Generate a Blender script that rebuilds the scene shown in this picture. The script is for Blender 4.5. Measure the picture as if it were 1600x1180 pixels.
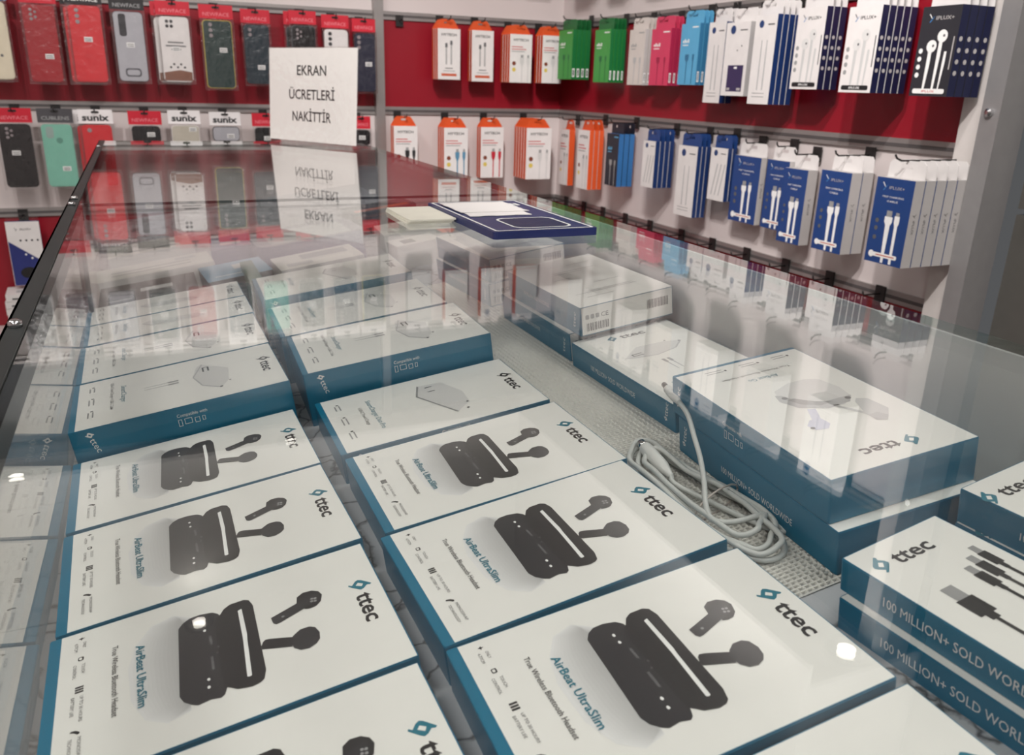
import bpy, math, random
from mathutils import Matrix, Vector
random.seed(7)
for o in list(bpy.data.objects): bpy.data.objects.remove(o, do_unlink=True)
sc = bpy.context.scene
COL = sc.collection
rad = math.radians

# ------------------------------------------------------------------ camera
CAMZ = 1.142                       # glass counter top is z = 1.0
yaw, pitch, roll = rad(23.785), rad(19.428), rad(1.675)
f0 = Vector((math.sin(yaw), math.cos(yaw), 0)); r0 = Vector((math.cos(yaw), -math.sin(yaw), 0)); u0 = Vector((0, 0, 1))
fw = f0*math.cos(pitch) - u0*math.sin(pitch); up = f0*math.sin(pitch) + u0*math.cos(pitch)
rt = r0*math.cos(roll) + up*math.sin(roll); up2 = up*math.cos(roll) - r0*math.sin(roll)
cam = bpy.data.cameras.new('camera'); cob = bpy.data.objects.new('camera', cam); COL.objects.link(cob)
cam.sensor_fit = 'HORIZONTAL'; cam.sensor_width = 36; cam.lens = 36*1296.7/1600
cam.clip_start = .01; cam.clip_end = 50
m = Matrix((rt, up2, -fw)).transposed().to_4x4(); m.translation = (0, 0, CAMZ)
cob.matrix_world = m
cam.dof.use_dof = True; cam.dof.focus_distance = .62; cam.dof.aperture_fstop = 15
sc.camera = cob

# ------------------------------------------------------------------ world, exposure
w = bpy.data.worlds.new('world'); sc.world = w; w.use_nodes = True
w.node_tree.nodes['Background'].inputs[0].default_value = (.8, .82, .85, 1)
w.node_tree.nodes['Background'].inputs[1].default_value = .25
vs = sc.view_settings
vs.view_transform = 'Standard'; vs.look = 'None'; vs.gamma = 1; vs.use_curve_mapping = False
vs.exposure = -1.15
sc.cycles.transparent_max_bounces = 18
sc.cycles.max_bounces = 7; sc.cycles.diffuse_bounces = 3; sc.cycles.glossy_bounces = 4
PANEL_W = 14.5                     # watts of each added, unseen ceiling LED panel
PANELS = [(-.75, .35), (.75, .25), (-.75, -1.3), (.75, -1.3), (-1.6, 1.5)]
CEIL = 2.45

# ------------------------------------------------------------------ materials
def lin(c):
    return tuple((x/255/12.92 if x/255 <= .04045 else ((x/255+.055)/1.055)**2.4) for x in c)
_m = {}
def mat(name, rgb, rough=.5, metal=0., spec=.5, var=.03, scale=40., coat=0., bump=0., emit=0.):
    if name in _m: return _m[name]
    M = bpy.data.materials.new(name); M.use_nodes = True; nt = M.node_tree
    b = nt.nodes['Principled BSDF']; c = lin(rgb)
    b.inputs['Roughness'].default_value = rough; b.inputs['Metallic'].default_value = metal
    b.inputs['Specular IOR Level'].default_value = spec; b.inputs['Coat Weight'].default_value = coat
    b.inputs['Coat Roughness'].default_value = .08
    tc = nt.nodes.new('ShaderNodeTexCoord'); no = nt.nodes.new('ShaderNodeTexNoise'); no.inputs['Scale'].default_value = scale
    nt.links.new(tc.outputs['Object'], no.inputs['Vector'])
    r = nt.nodes.new('ShaderNodeValToRGB')
    r.color_ramp.elements[0].position = .3; r.color_ramp.elements[1].position = .7
    r.color_ramp.elements[0].color = (*[x*(1-var) for x in c], 1); r.color_ramp.elements[1].color = (*[min(1, x*(1+var)) for x in c], 1)
    nt.links.new(no.outputs['Fac'], r.inputs['Fac']); nt.links.new(r.outputs['Color'], b.inputs['Base Color'])
    if bump:
        bp = nt.nodes.new('ShaderNodeBump'); bp.inputs['Strength'].default_value = bump; bp.inputs['Distance'].default_value = .002
        nt.links.new(no.outputs['Fac'], bp.inputs['Height']); nt.links.new(bp.outputs['Normal'], b.inputs['Normal'])
    if emit:
        b.inputs['Emission Color'].default_value = (*c, 1); b.inputs['Emission Strength'].default_value = emit
    _m[name] = M
    return M
def film(name, tint=(1, 1, 1), ior=1.5, rough=0., bump=0., gain=1.0):
    """thin clear sheet: Fresnel mix of see-through and mirror, the same on both sides"""
    if name in _m: return _m[name]
    M = bpy.data.materials.new(name); M.use_nodes = True; nt = M.node_tree; nt.nodes.clear()
    out = nt.nodes.new('ShaderNodeOutputMaterial'); mix = nt.nodes.new('ShaderNodeMixShader')
    tr = nt.nodes.new('ShaderNodeBsdfTransparent'); gl = nt.nodes.new('ShaderNodeBsdfGlossy'); fr = nt.nodes.new('ShaderNodeFresnel')
    tr.inputs[0].default_value = (*tint, 1); gl.inputs['Roughness'].default_value = rough; gl.inputs[0].default_value = (1, 1, 1, 1)
    ge = nt.nodes.new('ShaderNodeNewGeometry'); mx = nt.nodes.new('ShaderNodeMix'); mx.data_type = 'FLOAT'
    mx.inputs[2].default_value = ior; mx.inputs[3].default_value = 1/ior
    nt.links.new(ge.outputs['Backfacing'], mx.inputs[0]); nt.links.new(mx.outputs[0], fr.inputs['IOR'])
    mu = nt.nodes.new('ShaderNodeMath'); mu.operation = 'MULTIPLY'; mu.use_clamp = True; mu.inputs[1].default_value = gain
    nt.links.new(fr.outputs[0], mu.inputs[0]); nt.links.new(mu.outputs[0], mix.inputs[0])
    nt.links.new(tr.outputs[0], mix.inputs[1]); nt.links.new(gl.outputs[0], mix.inputs[2]); nt.links.new(mix.outputs[0], out.inputs[0])
    if bump:
        tc = nt.nodes.new('ShaderNodeTexCoord'); no = nt.nodes.new('ShaderNodeTexNoise'); no.inputs['Scale'].default_value = 55
        bp = nt.nodes.new('ShaderNodeBump'); bp.inputs['Strength'].default_value = bump; bp.inputs['Distance'].default_value = .01
        nt.links.new(tc.outputs['Object'], no.inputs['Vector']); nt.links.new(no.outputs['Fac'], bp.inputs['Height'])
        nt.links.new(bp.outputs['Normal'], gl.inputs['Normal']); nt.links.new(bp.outputs['Normal'], fr.inputs['Normal'])
    _m[name] = M
    return M
WHITE = mat('carton_white', (236, 235, 230), .38, var=.012)
TEAL = mat('carton_teal', (5, 110, 142), .32, var=.03)
TEALP = mat('print_teal', (28, 116, 136), .4)
INK = mat('print_black', (38, 38, 40), .4)
GREYP = mat('print_grey', (150, 150, 150), .5)
GREY2 = mat('print_midgrey', (95, 95, 97), .4)
PALE = mat('print_pale', (214, 213, 211), .5, var=.01)
PALE2 = mat('print_pale2', (198, 198, 197), .5, var=.01)
PALE3 = mat('print_pale3', (180, 180, 180), .5, var=.01)
PWHITE = mat('print_white', (240, 240, 238), .4)
GLASS = film('counter_glass', (.984, .992, .987))
PANE = film('pane_glass', (.975, .988, .98))
FILM = film('clear_bag', (.955, .95, .95), 1.5, .2, .35, 1.5)
CLEAR = film('clear_plastic', (.985, .985, .98), 1.5, .03, .1)
GEDGE = film('glass_edge_green', (.62, .74, .70))
ALU = mat('aluminium', (165, 160, 158), .35, .6)
DARKM = mat('dark_metal', (52, 50, 50), .4, .5)
SLOTM = mat('rail_groove', (92, 88, 88), .5, .3)
CHROME = mat('chrome', (210, 210, 212), .15, 1.)
REDP = mat('red_laminate', (142, 20, 36), .32, var=.02, scale=4)
WHITEP = mat('white_laminate', (212, 202, 200), .4, var=.012, scale=4)
TOPP = mat('slate_laminate', (78, 84, 90), .45, var=.02, scale=4)
CEILM = mat('ceiling_white', (225, 222, 218), .9, var=.01)
LAMP = mat('lamp_white', (255, 250, 242), .5, emit=9.)
SPOT = mat('downlight_white', (255, 248, 236), .5, emit=22.)

# ------------------------------------------------------------------ mesh helpers
_txt = {}
def glyphs(s, bold=0.):
    k = (s, bold)
    if k not in _txt:
        c = bpy.data.curves.new('lettering', 'FONT'); c.body = s; c.size = 1; c.resolution_u = 2; c.offset = bold
        o = bpy.data.objects.new('lettering', c); me = bpy.data.meshes.new_from_object(o)
        V = [(v.co.x, v.co.y) for v in me.vertices]; F = [tuple(p.vertices) for p in me.polygons]
        bpy.data.objects.remove(o); bpy.data.meshes.remove(me); bpy.data.curves.remove(c)
        x0 = min([v[0] for v in V] or [0]); x1 = max([v[0] for v in V] or [1])
        _txt[k] = ([(x-x0, y) for x, y in V], F, x1-x0)
    return _txt[k]
I4 = Matrix.Identity(4)
class MB:
    def __init__(s): s.V = []; s.F = []; s.I = []; s.mats = []
    def mi(s, m):
        if m not in s.mats: s.mats.append(m)
        return s.mats.index(m)
    def add(s, V, F, m, M=I4):
        b = len(s.V); k = s.mi(m)
        s.V += [tuple(M @ Vector(v)) for v in V]
        for f in F: s.F.append(tuple(i+b for i in f)); s.I.append(k)
        return s
    def box(s, x0, y0, z0, x1, y1, z1, m, M=I4, top=None, front=None):
        V = [(x0, y0, z0), (x1, y0, z0), (x1, y1, z0), (x0, y1, z0), (x0, y0, z1), (x1, y0, z1), (x1, y1, z1), (x0, y1, z1)]
        F = [(3, 2, 1, 0), (0, 1, 5, 4), (1, 2, 6, 5), (2, 3, 7, 6), (3, 0, 4, 7)]
        s.add(V, F, m, M); s.add(V, [(4, 5, 6, 7)], top or m, M)
        return s
    def poly(s, P, z, m, M=I4):
        a = sum(P[i][0]*P[(i+1) % len(P)][1]-P[(i+1) % len(P)][0]*P[i][1] for i in range(len(P)))
        if a < 0: P = P[::-1]
        return s.add([(x, y, z) for x, y in P], [tuple(range(len(P)))], m, M)
    def prism(s, P, z0, z1, m, M=I4, top=None):
        a = sum(P[i][0]*P[(i+1) % len(P)][1]-P[(i+1) % len(P)][0]*P[i][1] for i in range(len(P)))
        if a < 0: P = P[::-1]
        n = len(P)
        V = [(x, y, z0) for x, y in P]+[(x, y, z1) for x, y in P]
        s.add(V, [tuple(range(n-1, -1, -1))]+[(i, (i+1) % n, (i+1) % n+n, i+n) for i in range(n)], m, M)
        s.add(V, [tuple(range(n, 2*n))], top or m, M)
        return s
    def text(s, t, x, y, cap, m, z=0., length=None, M=I4, bold=0., align='l', rot=0.):
        V, F, w = glyphs(t, bold); sy = cap/.72; sx = length/w if length else sy*.92
        L = w*sx; ox = -L/2 if align == 'c' else (-L if align == 'r' else 0)
        c, d = math.cos(rot), math.sin(rot)
        P = [((vx*sx+ox)*c-vy*sy*d+x, (vx*sx+ox)*d+vy*sy*c+y, z) for vx, vy in V]
        return s.add(P, F, m, M)
    def tube(s, path, r, m, n=8, M=I4, caps=True):
        P = [Vector(p) for p in path]; rings = []
        for i, p in enumerate(P):
            t = (P[min(i+1, len(P)-1)]-P[max(i-1, 0)]).normalized()
            a = t.cross(Vector((0, 0, 1)))
            if a.length < 1e-3: a = t.cross(Vector((1, 0, 0)))
            a.normalize(); b = a.cross(t)
            rr = r[i] if isinstance(r, (list, tuple)) else r
            rings.append([tuple(p+a*math.cos(6.2832*k/n)*rr+b*math.sin(6.2832*k/n)*rr) for k in range(n)])
        V = [v for R in rings for v in R]
        F = [(i*n+k, i*n+(k+1) % n, (i+1)*n+(k+1) % n, (i+1)*n+k) for i in range(len(P)-1) for k in range(n)]
        if caps: F += [tuple(range(n-1, -1, -1)), tuple((len(P)-1)*n+k for k in range(n))]
        return s.add(V, F, m, M)
    def disc(s, x, y, z, r, m, n=14, M=I4, ry=None):
        return s.poly([(x+r*math.cos(6.2832*k/n), y+(ry or r)*math.sin(6.2832*k/n)) for k in range(n)], z, m, M)
    def mesh(s, name, smooth=False):
        me = bpy.data.meshes.new(name); me.from_pydata(s.V, [], s.F)
        for m in s.mats: me.materials.append(m)
        me.polygons.foreach_set('material_index', s.I)
        if smooth: me.polygons.foreach_set('use_smooth', [True]*len(s.F))
        me.update(); return me
def rrect(x0, y0, x1, y1, r, n=5):
    P = []
    for cx, cy, a in ((x1-r, y1-r, 0), (x0+r, y1-r, 90), (x0+r, y0+r, 180), (x1-r, y0+r, 270)):
        for k in range(n+1):
            t = rad(a+90*k/n); P.append((cx+r*math.cos(t), cy+r*math.sin(t)))
    return P
def mm(P): return [(x/1000, y/1000) for x, y in P]

def obj(name, data, parent=None, M=None):
    o = bpy.data.objects.new(name, data); COL.objects.link(o)
    if parent: o.parent = parent
    if M is not None: o.matrix_local = M
    return o
def tag(o, label=None, cat=None, group=None, kind=None):
    if label: o['label'] = label
    if cat: o['category'] = cat
    if group: o['group'] = group
    if kind: o['kind'] = kind
    return o
def put(kind, name, label, cat, M, group=None):
    """one thing: an Empty at its base with its own parts (meshes are shared between look-alikes)"""
    r = obj(name, None, None, M); r.empty_display_size = .02; tag(r, label, cat, group)
    for pn, me, subs in kind:
        p = obj(pn, me, r)
        for sn, sm in subs: obj(sn, sm, p)
    return r
def frame(cx, cy, cz, o):
    M = Matrix((cx, cy, cz)).transposed().to_4x4(); M.translation = o; return M
X, Y, Zv = Vector((1, 0, 0)), Vector((0, 1, 0)), Vector((0, 0, 1))
def on_back(x, y, z): return frame(X, Zv, -Y, (x, y, z))        # local x right, y up, z out of the wall
def on_right(x, y, z): return frame(-Y, Zv, -X, (x, y, z))

# ------------------------------------------------------------------ the room
D, XR = 2.70, 1.339
RAIL = (1.332, 1.054, .767, 1.662)
XL, YB = -2.3, -2.4
def struct(name, mb, parent=None):
    o = obj(name, mb.mesh(name), parent)
    if not parent: o['kind'] = 'structure'
    return o
FLOORM = mat('floor_tile', (188, 186, 182), .28, var=.03, scale=3)
GROUT = mat('floor_grout', (120, 118, 115), .8)
fl = struct('floor', MB().box(XL, YB, -.05, 2.4, D, -.004, GROUT))
tile = MB().box(.002, .002, -.004, .598, .598, 0, FLOORM).mesh('floor_tile')
for i in range(8):
    for j in range(9):
        x, y = XL+i*.6, YB+j*.6
        if x+.6 <= 2.45 and y+.6 <= D+.35: obj('floor_tile', tile, fl, Matrix.Translation((x, y, 0)))
struct('ceiling', MB().box(XL, YB, CEIL, 2.4, D+.1, CEIL+.05, CEILM))
struct('wall_left', MB().box(XL-.1, YB, 0, XL, D, CEIL, WHITEP))
struct('wall_front', MB().box(XL, YB-.1, 0, 2.4, YB, CEIL, WHITEP))
wb = struct('wall_back', MB().box(XL, D+.02, 0, XR+.12, D+.12, CEIL, WHITEP))
wr = struct('wall_right', MB().box(XR+.02, 1.08, 0, XR+.12, D+.02, CEIL, WHITEP))
def slab(name, x0, y0, z0, x1, y1, z1, m, par): return obj(name, MB().box(x0, y0, z0, x1, y1, z1, m).mesh(name), par)
spans = [(XL, .688), (.716, XR)]
rows = [(RAIL[3]+.012, 1.97, TOPP), (RAIL[0]+.012, RAIL[3]-.012, WHITEP), (RAIL[1]+.012, RAIL[0]-.012, REDP), (RAIL[2]+.012, RAIL[1]-.012, WHITEP), (.30, RAIL[2]-.012, REDP), (.08, .29, WHITEP)]
for a, b in spans:
    for z0, z1, m in rows: slab('wall_panel', a, D, z0, b, D+.02, z1, m, wb)
    for z in RAIL:
        r = slab('rail', a, D-.006, z-.012, b, D+.02, z+.012, ALU, wb)
        obj('rail_slot', MB().box(a, D-.0065, z-.004, b, D-.005, z+.003, SLOTM).mesh('rail_slot'), r)
slab('wall_post', .688, D-.03, 0, .716, D+.02, 1.97, ALU, wb)
for z0, z1, m in rows: slab('wall_panel', XR, 1.085, z0, XR+.02, D, z1, m, wr)
for z in RAIL:
    r = slab('rail', XR-.006, 1.085, z-.012, XR+.02, D-.006, z+.012, ALU, wr)
    obj('rail_slot', MB().box(XR-.0065, 1.085, z-.004, XR-.005, D-.006, z+.003, SLOTM).mesh('rail_slot'), r)
POSTM = mat('post_white', (214, 208, 204), .35)
slab('wall_post', XR-.02, 1.035, 0, XR+.03, 1.085, 1.97, POSTM, wr)
slab('wall_post', XR-.035, 1.0, 0, XR+.03, 1.035, 1.97, mat('post_grey', (150, 148, 148), .35, .3), wr)
bolt = MB(); bolt.tube([(0, 0, 0), (-.006, 0, 0), (-.009, 0, 0)], [.007, .007, .003], CHROME, 12)
obj('post_screw', bolt.mesh('post_screw'), wr, Matrix.Translation((XR-.035, 1.018, 1.12)))
# grey storage unit beyond the post
GREYC = mat('grey_cabinet', (86, 84, 80), .25)
wc = struct('wall_side', MB().box(XR+.06, YB, 0, 2.4, .985, CEIL, GREYC))
for k, (z0, z1) in enumerate(((.05, .955), (.965, 1.9))):
    for j in range(3):
        d = slab('door_panel', XR+.035, .985-.62*(j+1)+.004, z0, XR+.06, .985-.62*j-.004, z1, GREYC, wc)
        obj('handle', MB().box(XR+.022, .955-.62*j-.03, .945 if k == 0 else .968, XR+.035, .955-.62*j, .952 if k == 0 else .972, DARKM).mesh('handle'), d)
# lit canopy over the shelving
sof = struct('trim_1', MB().box(XL, 2.43, 1.97, XR, D+.02, CEIL, CEILM))
struct('trim_2', MB().box(1.10, 1.0, 1.97, XR+.12, 2.43, CEIL, CEILM))

struct('trim_3', MB().box(XL, 2.43, 1.92, 1.11, 2.44, 1.97, CEILM))
struct('trim_4', MB().box(1.10, 1.0, 1.92, 1.11, 2.43, 1.97, CEILM))

# ------------------------------------------------------------------ lamps
FILL_W = 105.0  # watts of the unseen spots added to brighten the two walls
def fill_spot(x, y, aim, label, watts=FILL_W):
    r = obj('fill_spotlight', None, None, Matrix.Translation((x, y, CEIL))); tag(r, label, 'lamp', 'added unseen spotlights')
    ax = (Vector(aim)-Vector((x, y, CEIL-.12))).normalized(); q = ax.to_track_quat('-Z', 'Y').to_matrix().to_4x4(); q.translation = (0, 0, -.12)
    obj('stem', MB().tube([(0, 0, 0), (0, 0, -.12)], .008, DARKM, 10).mesh('stem', True), r)
    h = MB(); h.tube([(0, 0, .06), (0, 0, .055), (0, 0, -.05)], [.02, .034, .036], DARKM, 18, q, False); h.tube([(0, 0, .06), (0, 0, .0601)], [.02, .001], DARKM, 18, q, False); obj('spot_head', h.mesh('spot_head', True), r)
    g = MB(); g.poly([(.032*math.cos(6.2832*k/18), -.032*math.sin(6.2832*k/18)) for k in range(18)], -.04, LAMP, q); g.F = [tuple(reversed(f)) for f in g.F]; obj('spot_lens', g.mesh('spot_lens'), r)
    L = bpy.data.lights.new('fill_spot', 'SPOT'); L.energy = watts; L.spot_size = rad(62); L.spot_blend = .7; L.shadow_soft_size = .035; L.color = (1, .95, .925)
    lo = obj('spot_beam', L, r); lo.matrix_local = q @ Matrix.Translation((0, 0, -.056))
fill_spot(-.55, .95, (-.20, D, 1.08), 'unseen black spotlight added to brighten the phone cases')
fill_spot(.25, .95, (.62, D, 1.06), 'unseen black spotlight added to brighten the wall by the post')
fill_spot(.10, .60, (XR, 2.15, 1.04), 'unseen black spotlight added to brighten the wall corner', FILL_W*1.8)
fill_spot(-.05, .20, (XR, 1.35, 1.0), 'unseen black spotlight added to brighten the blue cable boxes', FILL_W*2.0)
def downlight(x, y, z, label):
    r = obj('ceiling_downlight', None, None, Matrix.Translation((x, y, z))); tag(r, label, 'lamp', 'round downlights')
    ring = MB(); n = 20
    V = []; F = []
    for k in range(n):
        a = 6.2832*k/n
        for rr, zz in ((.045, 0), (.045, -.006), (.030, -.006), (.019, -.001)): V.append((rr*math.cos(a), rr*math.sin(a), zz))
    for k in range(n):
        for j in range(3): F.append((k*4+j, k*4+j+1, ((k+1) % n)*4+j+1, ((k+1) % n)*4+j))
    ring.add(V, F, CHROME); obj('lamp_ring', ring.mesh('lamp_ring'), r)
    g = MB(); g.poly([(.019*math.cos(6.2832*k/n), -.019*math.sin(6.2832*k/n)) for k in range(n)], -.0012, SPOT)
    g.F = [tuple(reversed(f)) for f in g.F]
    obj('lamp_glass', g.mesh('lamp_glass'), r)
    L = bpy.data.lights.new('downlight', 'SPOT'); L.energy = 5; L.spot_size = rad(110); L.spot_blend = .8; L.shadow_soft_size = .03; L.color = (1, .95, .88)
    lo = obj('lamp_beam', L, r); lo.location = (0, 0, -.012)
downlight(.344, 2.5425, 1.97, 'round downlight in the canopy over the phone cases beside the wall post')
downlight(-.437, 2.5546, 1.97, 'round downlight in the canopy over the far end of the phone cases')
downlight(1.263, 1.06, 1.97, 'round downlight in the canopy over the boxed earphones by the white post')
downlight(.0063, 2.36, CEIL, 'round downlight in the ceiling before the canopy')
for i, (x, y) in enumerate(PANELS):  # panels out of view, added as the shop's overhead light
    r = obj('added_ceiling_panel', None, None, Matrix.Translation((x, y, CEIL)))
    tag(r, 'unseen square white LED panel added to light the shop', 'lamp', 'added ceiling LED panels')
    fr = MB()
    for a in (0, 90, 180, 270): fr.box(-.31, .295, -.012, .31, .31, 0, WHITEP, Matrix.Rotation(rad(a), 4, 'Z'))
    obj('frame', fr.mesh('frame'), r)
    dm = MB(); dm.add([(-.295, -.295, -.006), (.295, -.295, -.006), (.295, .295, -.006), (-.295, .295, -.006)], [(3, 2, 1, 0)], LAMP)
    obj('diffuser', dm.mesh('diffuser'), r)
    L = bpy.data.lights.new('panel', 'AREA'); L.shape = 'SQUARE'; L.size = .56; L.energy = PANEL_W; L.color = (1, .988, .982)
    lo = obj('panel_glow', L, r); lo.location = (0, 0, -.014)

# ------------------------------------------------------------------ the display counter
S = .14; U = .27
def zs(x): return CAMZ-U+S*(x-.38*U)-.025                         # top of the sloping shelf
KS = math.sqrt(1+S*S); NV = Vector((-S, 0, 1))/KS; VD = Vector((1, 0, S))/KS
def on_shelf(x, y, h, phi=0.):
    """point h above the shelf (vertical) with the shelf's tilt, turned phi about its normal"""
    return frame(VD, Y, NV, (x, y, zs(x)+h)) @ Matrix.Rotation(rad(phi), 4, 'Z')
CX0, CX1, CY0, CYS = -.0826, .484, -.45, 1.078
CYL, CYR = 2.11, 2.09
def farY(x): return CYL+(CYR-CYL)*(x-CX0)/(CX1-CX0)
dc = obj('display_counter', None, None, Matrix.Translation((0, 0, 0)))
tag(dc, 'long glass-topped shop display counter with sloping inner shelf', 'counter')
def cpart(name, mb): return obj(name, mb.mesh(name), dc)
g = MB()
def glass_sheet(P, z0, z1, skip):
    g = MB(); n = len(P); V = [(x, y, z0) for x, y in P]+[(x, y, z1) for x, y in P]
    g.add(V, [tuple(range(n-1, -1, -1)), tuple(range(n, 2*n))], GLASS)
    g.add(V, [(i, (i+1) % n, (i+1) % n+n, i+n) for i in range(n) if i != skip], GEDGE)
    return g
cpart('glass_top', glass_sheet([(CX0, CY0), (CX1, CY0), (CX1, CYS-.0007), (CX0, CYS-.0007)], .994, 1.0, 2))
cpart('glass_top', glass_sheet([(CX0, CYS+.0007), (CX1, CYS+.0007), (CX1, farY(CX1)), (CX0, farY(CX0))], .994, 1.0, 0))
JOINT = mat('joint_black', (34, 38, 38), .5)
p = MB(); p.box(CX0, CYS-.0006, .9965, CX1, CYS+.0006, .9996, JOINT); cpart('glass_joint', p)
p = MB(); p.box(CX0+.005, CYS-.004, .83, CX0+.0095, CYS+.004, .9935, JOINT); cpart('pane_joint', p)
p = MB(); p.box(CX0-.0018, CY0, .978, CX0-.0002, farY(CX0), 1.0013, JOINT); p.box(CX0-.0018, CY0, 1.0002, CX0+.0095, farY(CX0), 1.0013, JOINT); cpart('edge_profile', p)
p = MB()
p.box(CX0, CY0, .80, CX0+.005, farY(CX0), .9935, PANE); cpart('front_pane', p)
p = MB(); x0, x1 = CX0+.006, CX1-.001
V = [(x0, farY(x0)-.006, .80), (x1, farY(x1)-.006, .80), (x1, farY(x1)-.001, .80), (x0, farY(x0)-.001, .80)]
p.add(V+[(a, b, .9935) for a, b, c in V], [(3, 2, 1, 0), (0, 1, 5, 4), (1, 2, 6, 5), (2, 3, 7, 6), (3, 0, 4, 7), (4, 5, 6, 7)], PANE); cpart('end_pane', p)
BACKM = mat('sliding_door_white', (196, 198, 197), .35, var=.01)
for y0, y1, dx in ((CY0+.002, .30, 0), (.28, 1.07, .0045), (1.09, farY(CX1)-.012, 0)):
    p = MB(); p.box(CX1-.008+dx, y0, .70, CX1-.0045+dx, y1, .9935, BACKM); cpart('sliding_door', p)
SHELFM = mat('shelf_marble', (176, 178, 180), .35, var=.05, scale=30)
def marble():
    nt = SHELFM.node_tree; b = nt.nodes['Principled BSDF']; tc = nt.nodes.new('ShaderNodeTexCoord')
    vo = nt.nodes.new('ShaderNodeTexVoronoi'); vo.feature = 'DISTANCE_TO_EDGE'; vo.inputs['Scale'].default_value = 22
    no = nt.nodes.new('ShaderNodeTexNoise'); no.inputs['Scale'].default_value = 12; no.inputs['Detail'].default_value = 6
    ad = nt.nodes.new('ShaderNodeMix'); ad.data_type = 'VECTOR'; ad.inputs[0].default_value = .12
    nt.links.new(tc.outputs['Object'], no.inputs['Vector']); nt.links.new(tc.outputs['Object'], ad.inputs[4]); nt.links.new(no.outputs['Color'], ad.inputs[5])
    nt.links.new(ad.outputs[1], vo.inputs['Vector'])
    r = nt.nodes.new('ShaderNodeValToRGB'); r.color_ramp.elements[0].position = .0; r.color_ramp.elements[1].position = .05
    r.color_ramp.elements[0].color = (*lin((70, 72, 76)), 1); r.color_ramp.elements[1].color = (*lin((178, 180, 183)), 1)
    nt.links.new(vo.outputs['Distance'], r.inputs['Fac']); nt.links.new(r.outputs['Color'], b.inputs['Base Color'])
marble()
p = MB(); xa, xb = CX0+.0055, CX1-.0085
P0 = [(xa, CY0+.002), (xb, CY0+.002), (xb, farY(xb)-.008), (xa, farY(xa)-.008)]
V = [(x, y, zs(x)-.012) for x, y in P0]+[(x, y, zs(x)) for x, y in P0]
p.add(V, [(3, 2, 1, 0), (0, 1, 5, 4), (1, 2, 6, 5), (2, 3, 7, 6), (3, 0, 4, 7), (4, 5, 6, 7)], SHELFM); cpart('shelf', p)
BASEM = mat('cabinet_base', (198, 196, 194), .35)
p = MB(); P0 = [(CX0+.004, CY0), (CX1-.004, CY0), (CX1-.004, farY(CX1)-.004), (CX0+.004, farY(CX0)-.004)]
p.prism(P0, .08, .765, BASEM); cpart('cabinet_base', p)
p = MB(); P1 = [(CX0+.03, CY0+.03), (CX1-.03, CY0+.03), (CX1-.03, farY(CX1)-.03), (CX0+.03, farY(CX0)-.03)]
p.prism(P1, 0, .08, DARKM); cpart('plinth', p)
p = MB(); p.box(CX0+.0002, CY0, .766, CX0+.012, farY(CX0)-.008, .80, ALU); cpart('lower_rail', p)
p = MB(); p.box(CX0+.005, CY0, .979, CX0+.0125, CYS-.01, .9938, DARKM); cpart('corner_profile', p)
p = MB(); p.box(CX0+.005, CYS+.01, .979, CX0+.0125, farY(CX0)-.012, .9938, DARKM); cpart('corner_profile', p)
clip = MB(); clip.tube([(0, 0, 0), (0, 0, .003), (0, 0, .0045)], [.004, .004, .002], CHROME, 10); clip = clip.mesh('clip', True)
for yy in (.54, 1.055, 1.105, 1.9): obj('clip', clip, dc, Matrix.Translation((CX0+.004, yy, 1.0013)))

# ------------------------------------------------------------------ carton prints
LOGO = mm([(-18.6, 70.3), (-17.1, 71.9), (-20, 74.2), (-21, 76), (-20, 77.7), (-14.2, 82.6), (-13.3, 81.6), (-14, 79.8), (-11.7, 77.6), (-11, 75.6), (-12.2, 74.2), (-17.4, 69.7)])
LHOLE = mm([(-18.1, 75.5), (-15.8, 78.1), (-13.7, 76.8), (-16.1, 73.9)])
def logo(mb, z, M=I4, ink=INK, icon=TEALP, hole=WHITE):
    mb.poly(LOGO, z, icon, M); mb.poly(LHOLE, z+.0001, hole, M)
    mb.text('ttec', -.0075, .0715, .0098, ink, z, .0265, M, .022)
    return mb
def carton(Wd, H, T, border=.0):
    """carton lying on its back: white printed face up, teal sides; origin at the centre of its base"""
    mb = MB(); a, b = Wd/2, H/2; e = .0006
    P = rrect(-a, -b, a, b, .0012, 2)
    mb.prism(P, 0, T-e, TEAL)
    mb.prism(rrect(-a+e*.5, -b+e*.5, a-e*.5, b-e*.5, .001, 2), T-e, T, TEAL if border else WHITE, I4, TEAL if border else WHITE)
    if border: mb.poly([(-a+.0008, -b+border), (a-.0008, -b+border), (a-.0008, b-.0008), (-a+.0008, b-.0008)], T+.00008, WHITE)
    return mb
FACE = .0002
def TM(T): return Matrix.Translation((0, 0, T+FACE))
def side_px(Wd, T): return frame(Y, Zv, X, (Wd/2+.0002, 0, 0))       # on the +x side: reads along +y
def side_nx(Wd, T): return frame(-Y, Zv, -X, (-Wd/2-.0002, 0, 0))    # on the -x side: reads along -y
def side_ny(H, T): return frame(X, Zv, -Y, (0, -H/2-.0002, 0))       # on the -y side: reads along +x
def gadgets(mb, M, ink=PWHITE):
    """row of little outline icons: phone, tablet, headphones, watch"""
    def ring(x0, y0, x1, y1, t=.0004):
        mb.poly([(x0, y0), (x1, y0), (x1, y0+t), (x0, y0+t)], 0, ink, M); mb.poly([(x0, y1-t), (x1, y1-t), (x1, y1), (x0, y1)], 0, ink, M)
        mb.poly([(x0, y0), (x0+t, y0), (x0+t, y1), (x0, y1)], 0, ink, M); mb.poly([(x1-t, y0), (x1, y0), (x1, y1), (x1-t, y1)], 0, ink, M)
    ring(-.010, 0, -.007, .006); ring(-.005, .001, .001, .006); ring(.003, .0005, .007, .005); ring(.009, .001, .0115, .005)

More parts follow.
